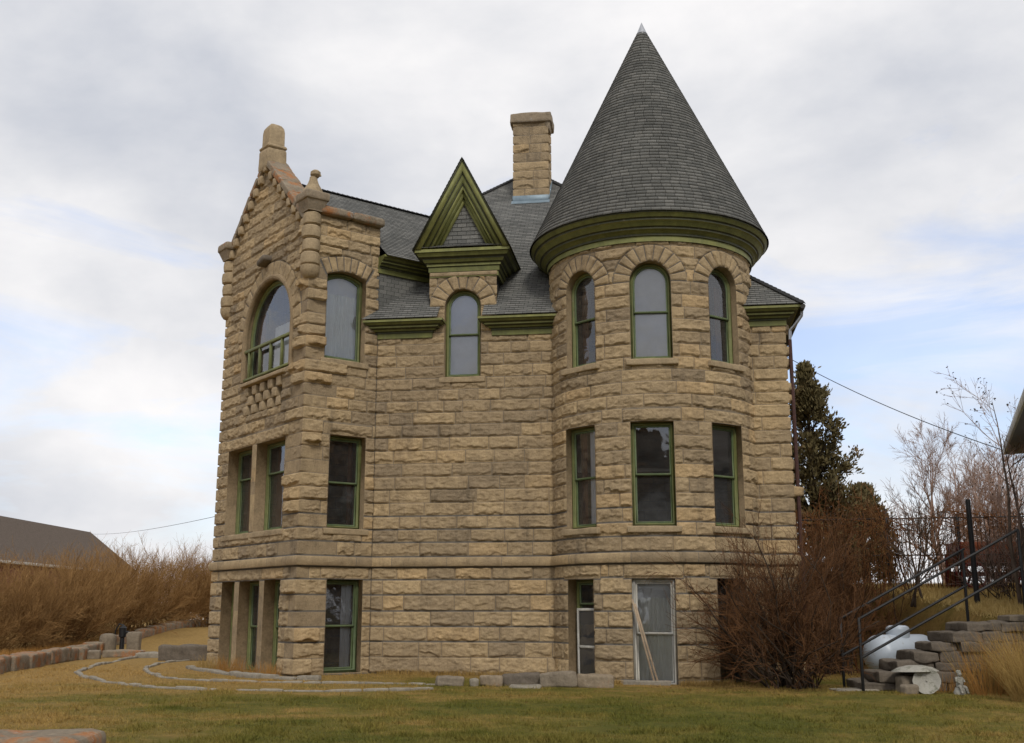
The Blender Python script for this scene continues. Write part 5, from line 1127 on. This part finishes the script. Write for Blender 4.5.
def cherub():
    x, y = 9.02, 23.0; z = gz(x, y); me = bpy.data.meshes.new('cherub_statue'); o = link(bpy.data.objects.new('cherub_statue', me)); o.location = (x, y, z)
    # joints: pelvis, spine, chest, neck, head; arms; legs drawn up as it sits on a round base
    J = [((0, 0, .20), .075), ((0, .01, .28), .075), ((0, .015, .36), .078), ((.005, .0, .42), .036), ((.0, -.02, .475), .062), ((-.005, -.025, .53), .056),
         ((-.085, 0, .385), .034), ((-.12, -.04, .31), .027), ((-.06, -.11, .27), .022), ((.085, 0, .385), .034), ((.12, -.03, .31), .027), ((.07, -.10, .30), .022),
         ((-.055, -.03, .17), .05), ((-.085, -.14, .20), .04), ((-.08, -.16, .07), .027), ((-.08, -.21, .03), .024), ((.055, -.03, .17), .05), ((.09, -.13, .17), .04), ((.085, -.17, .06), .027), ((.085, -.22, .03), .024)]
    E = [(0, 1), (1, 2), (2, 3), (3, 4), (4, 5), (2, 6), (6, 7), (7, 8), (2, 9), (9, 10), (10, 11), (0, 12), (12, 13), (13, 14), (14, 15), (0, 16), (16, 17), (17, 18), (18, 19)]
    me.from_pydata([j[0] for j in J], E, []); o.modifiers.new('skin', 'SKIN'); sv = me.skin_vertices[0].data
    for i, j in enumerate(J): sv[i].radius = (j[1], j[1])
    sv[0].use_root = True; sb_ = o.modifiers.new('sub', 'SUBSURF'); sb_.levels = 2; sb_.render_levels = 2; me.materials.append(CONC); o.rotation_euler[2] = .3
    bpy.context.view_layer.update(); ev = o.evaluated_get(bpy.context.evaluated_depsgraph_get()); nm = bpy.data.meshes.new_from_object(ev); o.modifiers.clear(); o.data = nm
    a = MB(); a.lathe([(.15, -.04), (.155, .06), (.13, .10), (.11, .16)], (x, y, z), 16); hz = z + .58
    a.lathe([(.02, 0), (.05, -.012), (.062, -.04), (.055, -.08)], (x - .01, y - .01, hz), 14)
    b = a.build('statue_base', CONC, o, True); b.location = Vector((0, 0, 0)); b.rotation_euler = (0, 0, -.3); b.data.transform(Matrix.Translation((-x, -y, -z))) ; 
    if len(nm.materials) == 0: nm.materials.append(CONC)
    nm.polygons.foreach_set('use_smooth', np.ones(len(nm.polygons), bool)); o.scale = (.82, .82, .82); tag(o, 'small weathered stone cherub sitting by the steps', 'statue')
cherub()

# old red wagon on the terrace
REDWOOD = make_paint('faded_red_boards', (.17, .020, .014), (.22, .10, .05)); ORANGEWOOD = make_paint('sun_bleached_orange_boards', (.30, .085, .035), (.30, .18, .10)); DARKWOOD = plain('dark_old_wood', (.035, .026, .02), .9, .3, 5, .004)
wx, wy = 14.15, 33.0; wz = gz(wx, wy); wg = thing('farm_wagon', (wx, wy, wz), 'old red wooden wagon standing behind the thick black post', 'wagon')
for i in range(3): a = MB(); a.box((wx, wy - .55, wz + .82 + i * .21), (2.1, .035, .20), None, .006); a.build('side_board', ORANGEWOOD, wg)
a = MB(); a.box((wx, wy, wz + .70), (2.1, 1.1, .05), None, .006); a.build('wagon_bed', DARKWOOD, wg)
for s in (-1, 1): a = MB(); a.box((wx + s * 1.04, wy, wz + 1.03), (.04, 1.1, .62), None, .006); a.build('end_board', REDWOOD, wg)
a = MB(); a.box((wx, wy + .55, wz + 1.03), (2.1, .035, .62), None, .006); a.build('side_board', REDWOOD, wg)
a = MB(); a.box((wx, wy - .35, wz + .42), (2.4, .10, .12), None, .01); a.build('sill_beam', REDWOOD, wg)
for sx in (-.75, .75):
    a = MB(); a.tube([(wx + sx, wy - .62, wz + .38), (wx + sx, wy + .62, wz + .38)], .04, 8); a.build('axle', DARKWOOD, wg)
    for sy in (-.62, .62):
        a = MB(); pts = [(wx + sx + .36 * math.cos(w), wy + sy, wz + .38 + .36 * math.sin(w)) for w in np.linspace(0, 2 * math.pi, 25)]; a.tube(pts, .035, 6, caps=False)
        for w in np.linspace(0, math.pi, 6)[:-1]: a.tube([(wx + sx + .35 * math.cos(w), wy + sy, wz + .38 + .35 * math.sin(w)), (wx + sx - .35 * math.cos(w), wy + sy, wz + .38 - .35 * math.sin(w))], .015, 5)
        a.build('wheel', REDWOOD, wg)
a = MB(); a.box((wx - 1.35, wy - .2, wz + .5), (.10, .10, 1.0), None, .01); a.box((wx - 1.2, wy - .2, wz + .25), (.5, .08, .5), None, .01); a.build('drawbar_stand', REDWOOD, wg)

# ------------------------------------------------------------------ neighbours
def shingle_box_roof(name, polys, org, ud, vd, parent, mt): return shingles(name, polys, np.array(org, float), np.array(ud, float), np.array(vd, float), parent, mt=mt)
BROWNSH = plain('brown_shingle', (.125, .098, .078), .95, .22, 9, .01, 0, .2); BRICKRED = plain('red_brown_wall', (.20, .075, .05), .9, .2, 3, .006)
hx, hy = -31.0, 66.0; hz = gz(hx, hy); nb = thing('brown_roofed_house', (hx, hy, hz), 'low house with a brown shingle roof behind the hedge', 'house')
ya, yb, xe, xr, ze, zr_ = 46.0, 82.0, -27.4, -31.2, 4.15, 7.15
vd = np.array([xr - xe, 0, zr_ - ze]); shingle_box_roof('roof', [[(xe, ya, ze), (xe, yb, ze), (xr, yb, zr_), (xr, ya, zr_)]], (xe, ya, ze), (0, 1, 0), vd, nb, BROWNSH)
shingle_box_roof('roof', [[(2 * xr - xe, ya, ze), (2 * xr - xe, yb, ze), (xr, yb, zr_), (xr, ya, zr_)]], (2 * xr - xe, ya, ze), (0, 1, 0), np.array([xe - xr, 0, zr_ - ze]), nb, BROWNSH)
a = MB(); a.prism([(xe - .4, ya + .3, 0), (xe - .4, ya + .3, ze), (xr, ya + .3, zr_ - .2), (2 * xr - xe + .4, ya + .3, ze), (2 * xr - xe + .4, ya + .3, 0)], (0, yb - ya - .6, 0)); a.build('wall', BRICKRED, nb)
a = MB(); a.box((xe + .06, (ya + yb) / 2, ze - .06), (.10, yb - ya, .16), None, .01); a.build('gutter', WHITEPAINT, nb)
a = MB()
for y_ in (ya + .01, yb - .01): a.tube([(xe, y_, ze - .03), (xr, y_, zr_ - .03), (2 * xr - xe, y_, ze - .03)], .07, 6)
a.build('bargeboard', BROWNSH, nb)
# white house whose eave shows at the right
e0 = np.array([13.52, 30.0, 5.76]); dn = np.array([-math.sin(R(21)), -math.cos(R(21)), 0]); de = np.array([math.cos(R(21)), -math.sin(R(21)), 0]); rh = thing('white_house', (17, 26, 1.5), 'white house whose sloping eave shows at the right edge', 'house')
Lh, Wh = 9.0, 8.0; cr = [e0, e0 + dn * Lh, e0 + dn * Lh + de * Wh, e0 + de * Wh]
MB().add([p - UP * .0 for p in cr], [(0, 1, 2, 3)]).build('soffit', plain('grey_soffit', (.15, .155, .165), .7, .05, 2, .002), rh)  # dark grey underside inside the white fascia
a = MB()
for p, q in zip(cr, cr[1:] + cr[:1]):
    d = (q - p) / np.linalg.norm(q - p); a.box((p + q) / 2 + UP * .10, (np.linalg.norm(q - p) + .05, .05, .22), (d, np.cross(UP, d), UP), .004)
a.build('fascia', WHITEPAINT, rh)
ap0 = e0 + dn * 2.6 + de * Wh / 2 + UP * 2.6; ap1 = e0 + dn * (Lh - 2.6) + de * Wh / 2 + UP * 2.6; u_ = UP * .22
MB().add([cr[0] + u_, cr[1] + u_, cr[2] + u_, cr[3] + u_, ap0 + u_, ap1 + u_], [(0, 1, 5, 4), (2, 3, 4, 5), (1, 2, 5), (3, 0, 4)]).build('roof', BROWNSH, rh)
ci = [e0 + dn * .75 + de * .75, e0 + dn * (Lh - .75) + de * .75, e0 + dn * (Lh - .75) + de * (Wh - .75), e0 + dn * .75 + de * (Wh - .75)]
a = MB(); a.prism([(p[0], p[1], 0) for p in ci], (0, 0, 5.70)); a.build('wall', plain('white_clapboard', (.62, .62, .60), .7, .06, 3, .003), rh)
# overhead wires
def wire(p0, p1, sag, label, r=.012):
    p0 = np.array(p0, float); p1 = np.array(p1, float); a = MB(); a.tube([p0 + (p1 - p0) * t - UP * sag * 4 * t * (1 - t) for t in np.linspace(0, 1, 24)], r, 5); tag(a.build('overhead_wire', IRON, None, True), label, 'wire')
wire((9.6, 39.5, 11.0), (13.6, 30.0, 5.83), .25, 'overhead wire from the juniper down to the white eave', .013)
wire((-30.5, 80, 6.9), (-8.6, 32.6, 4.3), .2, 'faint overhead wire from the brown roof to the stone house', .008)
# sticks leaning on the basement door
for i, (x0, x1, y_, lb) in enumerate(((2.72, 3.20, -.0, 'pale wooden stick leaning across the white basement door'), (2.66, 3.12, .03, 'darker wooden stick leaning beside the pale one'))):
    a = MB(); x0 += .11; x1 += .10; b0 = np.array([x1, 25.62 + y_, gz(x1, 25.6) - .02]); b1 = np.array([x0, 25.86 + y_ * .5, 1.72 + .1 * i]); d = (b1 - b0); L = np.linalg.norm(d); d /= L; e = np.cross(d, np.array([0, 1.0, 0])); e /= np.linalg.norm(e)
    a.box((b0 + b1) / 2, (.045, .022, L), (e, np.cross(d, e), d), .004); tag(a.build('wooden_stick', WOOD, None), lb, 'stick')
# across the street, behind the photographer: what the lower windows reflect
rg = np.random.default_rng(5)
for i, (x, y) in enumerate([(x, -36 - 4 * (j % 2)) for j, x in enumerate((-44, -34, -25, -16, -8, 1, 10, 18, 27, 36, 46))] + [(40, 10), (43, 2), (40, -7), (44, -16)]):
    n = 7000; c = np.array([x, y, 0.0]); hh = 14 + 4 * rg.random(); q = rg.normal(0, 1, (n, 3)); q /= np.linalg.norm(q, axis=1, keepdims=True); q *= (.55 + .45 * rg.random((n, 1))); q = q * np.array([5.2, 4, hh * .44]) + c + np.array([0, 0, hh * .58]); V, F = leaf_quads(q, 1.1, rg, 1.4)
    t = thing('street_tree', (c[0], c[1], 0), 'dark tree across the street, seen only in the window reflections', 'tree', 'trees across the street'); mk('crown', V, F, HEDGE_M, t); MB().tube([c - UP * .2, c + UP * hh * .6], [.3, .12], 8).build('trunk', STEM_M, t)
t = thing('street_house', (-4.5, -33, 0), 'gabled house across the street, seen only in the window reflections', 'house'); a = MB(); a.prism([(-8, -30, -.2), (-1, -30, -.2), (-1, -30, 7.4), (-4.5, -30, 10.4), (-8, -30, 7.4)], (0, -6, 0)); a.build('wall', plain('street_house_boards', (.44, .42, .38), .8, .1, 2, .003), t)
a = MB()
for s in (-1, 1): a.prism([(-4.5, -29.6, 10.6), (-4.5 + s * 4, -29.6, 7.2), (-4.5 + s * 4, -29.6, 7.0), (-4.5, -29.6, 10.4)], (0, -6.8, 0))
a.build('roof', BROWNSH, t)
for x in (-6, -3.4):
    for z in (2.2, 5.6): MB().box((x, -29.97, z), (1.1, .1, 1.6), None, .01).build('window', SOFFIT, t)
rg = np.random.default_rng(17); n = 420; p = np.stack([np.concatenate([rg.normal(6.3, 1.2, 300), rg.uniform(-3, 6, 120)]), np.concatenate([rg.normal(24.4, .6, 300), rg.uniform(20, 25, 120)]), np.zeros(n)], 1); p = on_ground(p) + np.array([0, 0, .012])
V, F = leaf_quads(p, .06, rg, 1.6, np.array([1.0, 0, 0]), 1.0); V[:, 2] = np.repeat(p[:, 2], 4) + (V[:, 2] - np.repeat(p[:, 2], 4)) * .25; o = mk('fallen_leaves', V, F, SHRUB_TIP); tag(o, 'scattered brown fallen leaves on the lawn below the red brown shrub', 'leaves', kind='stuff')
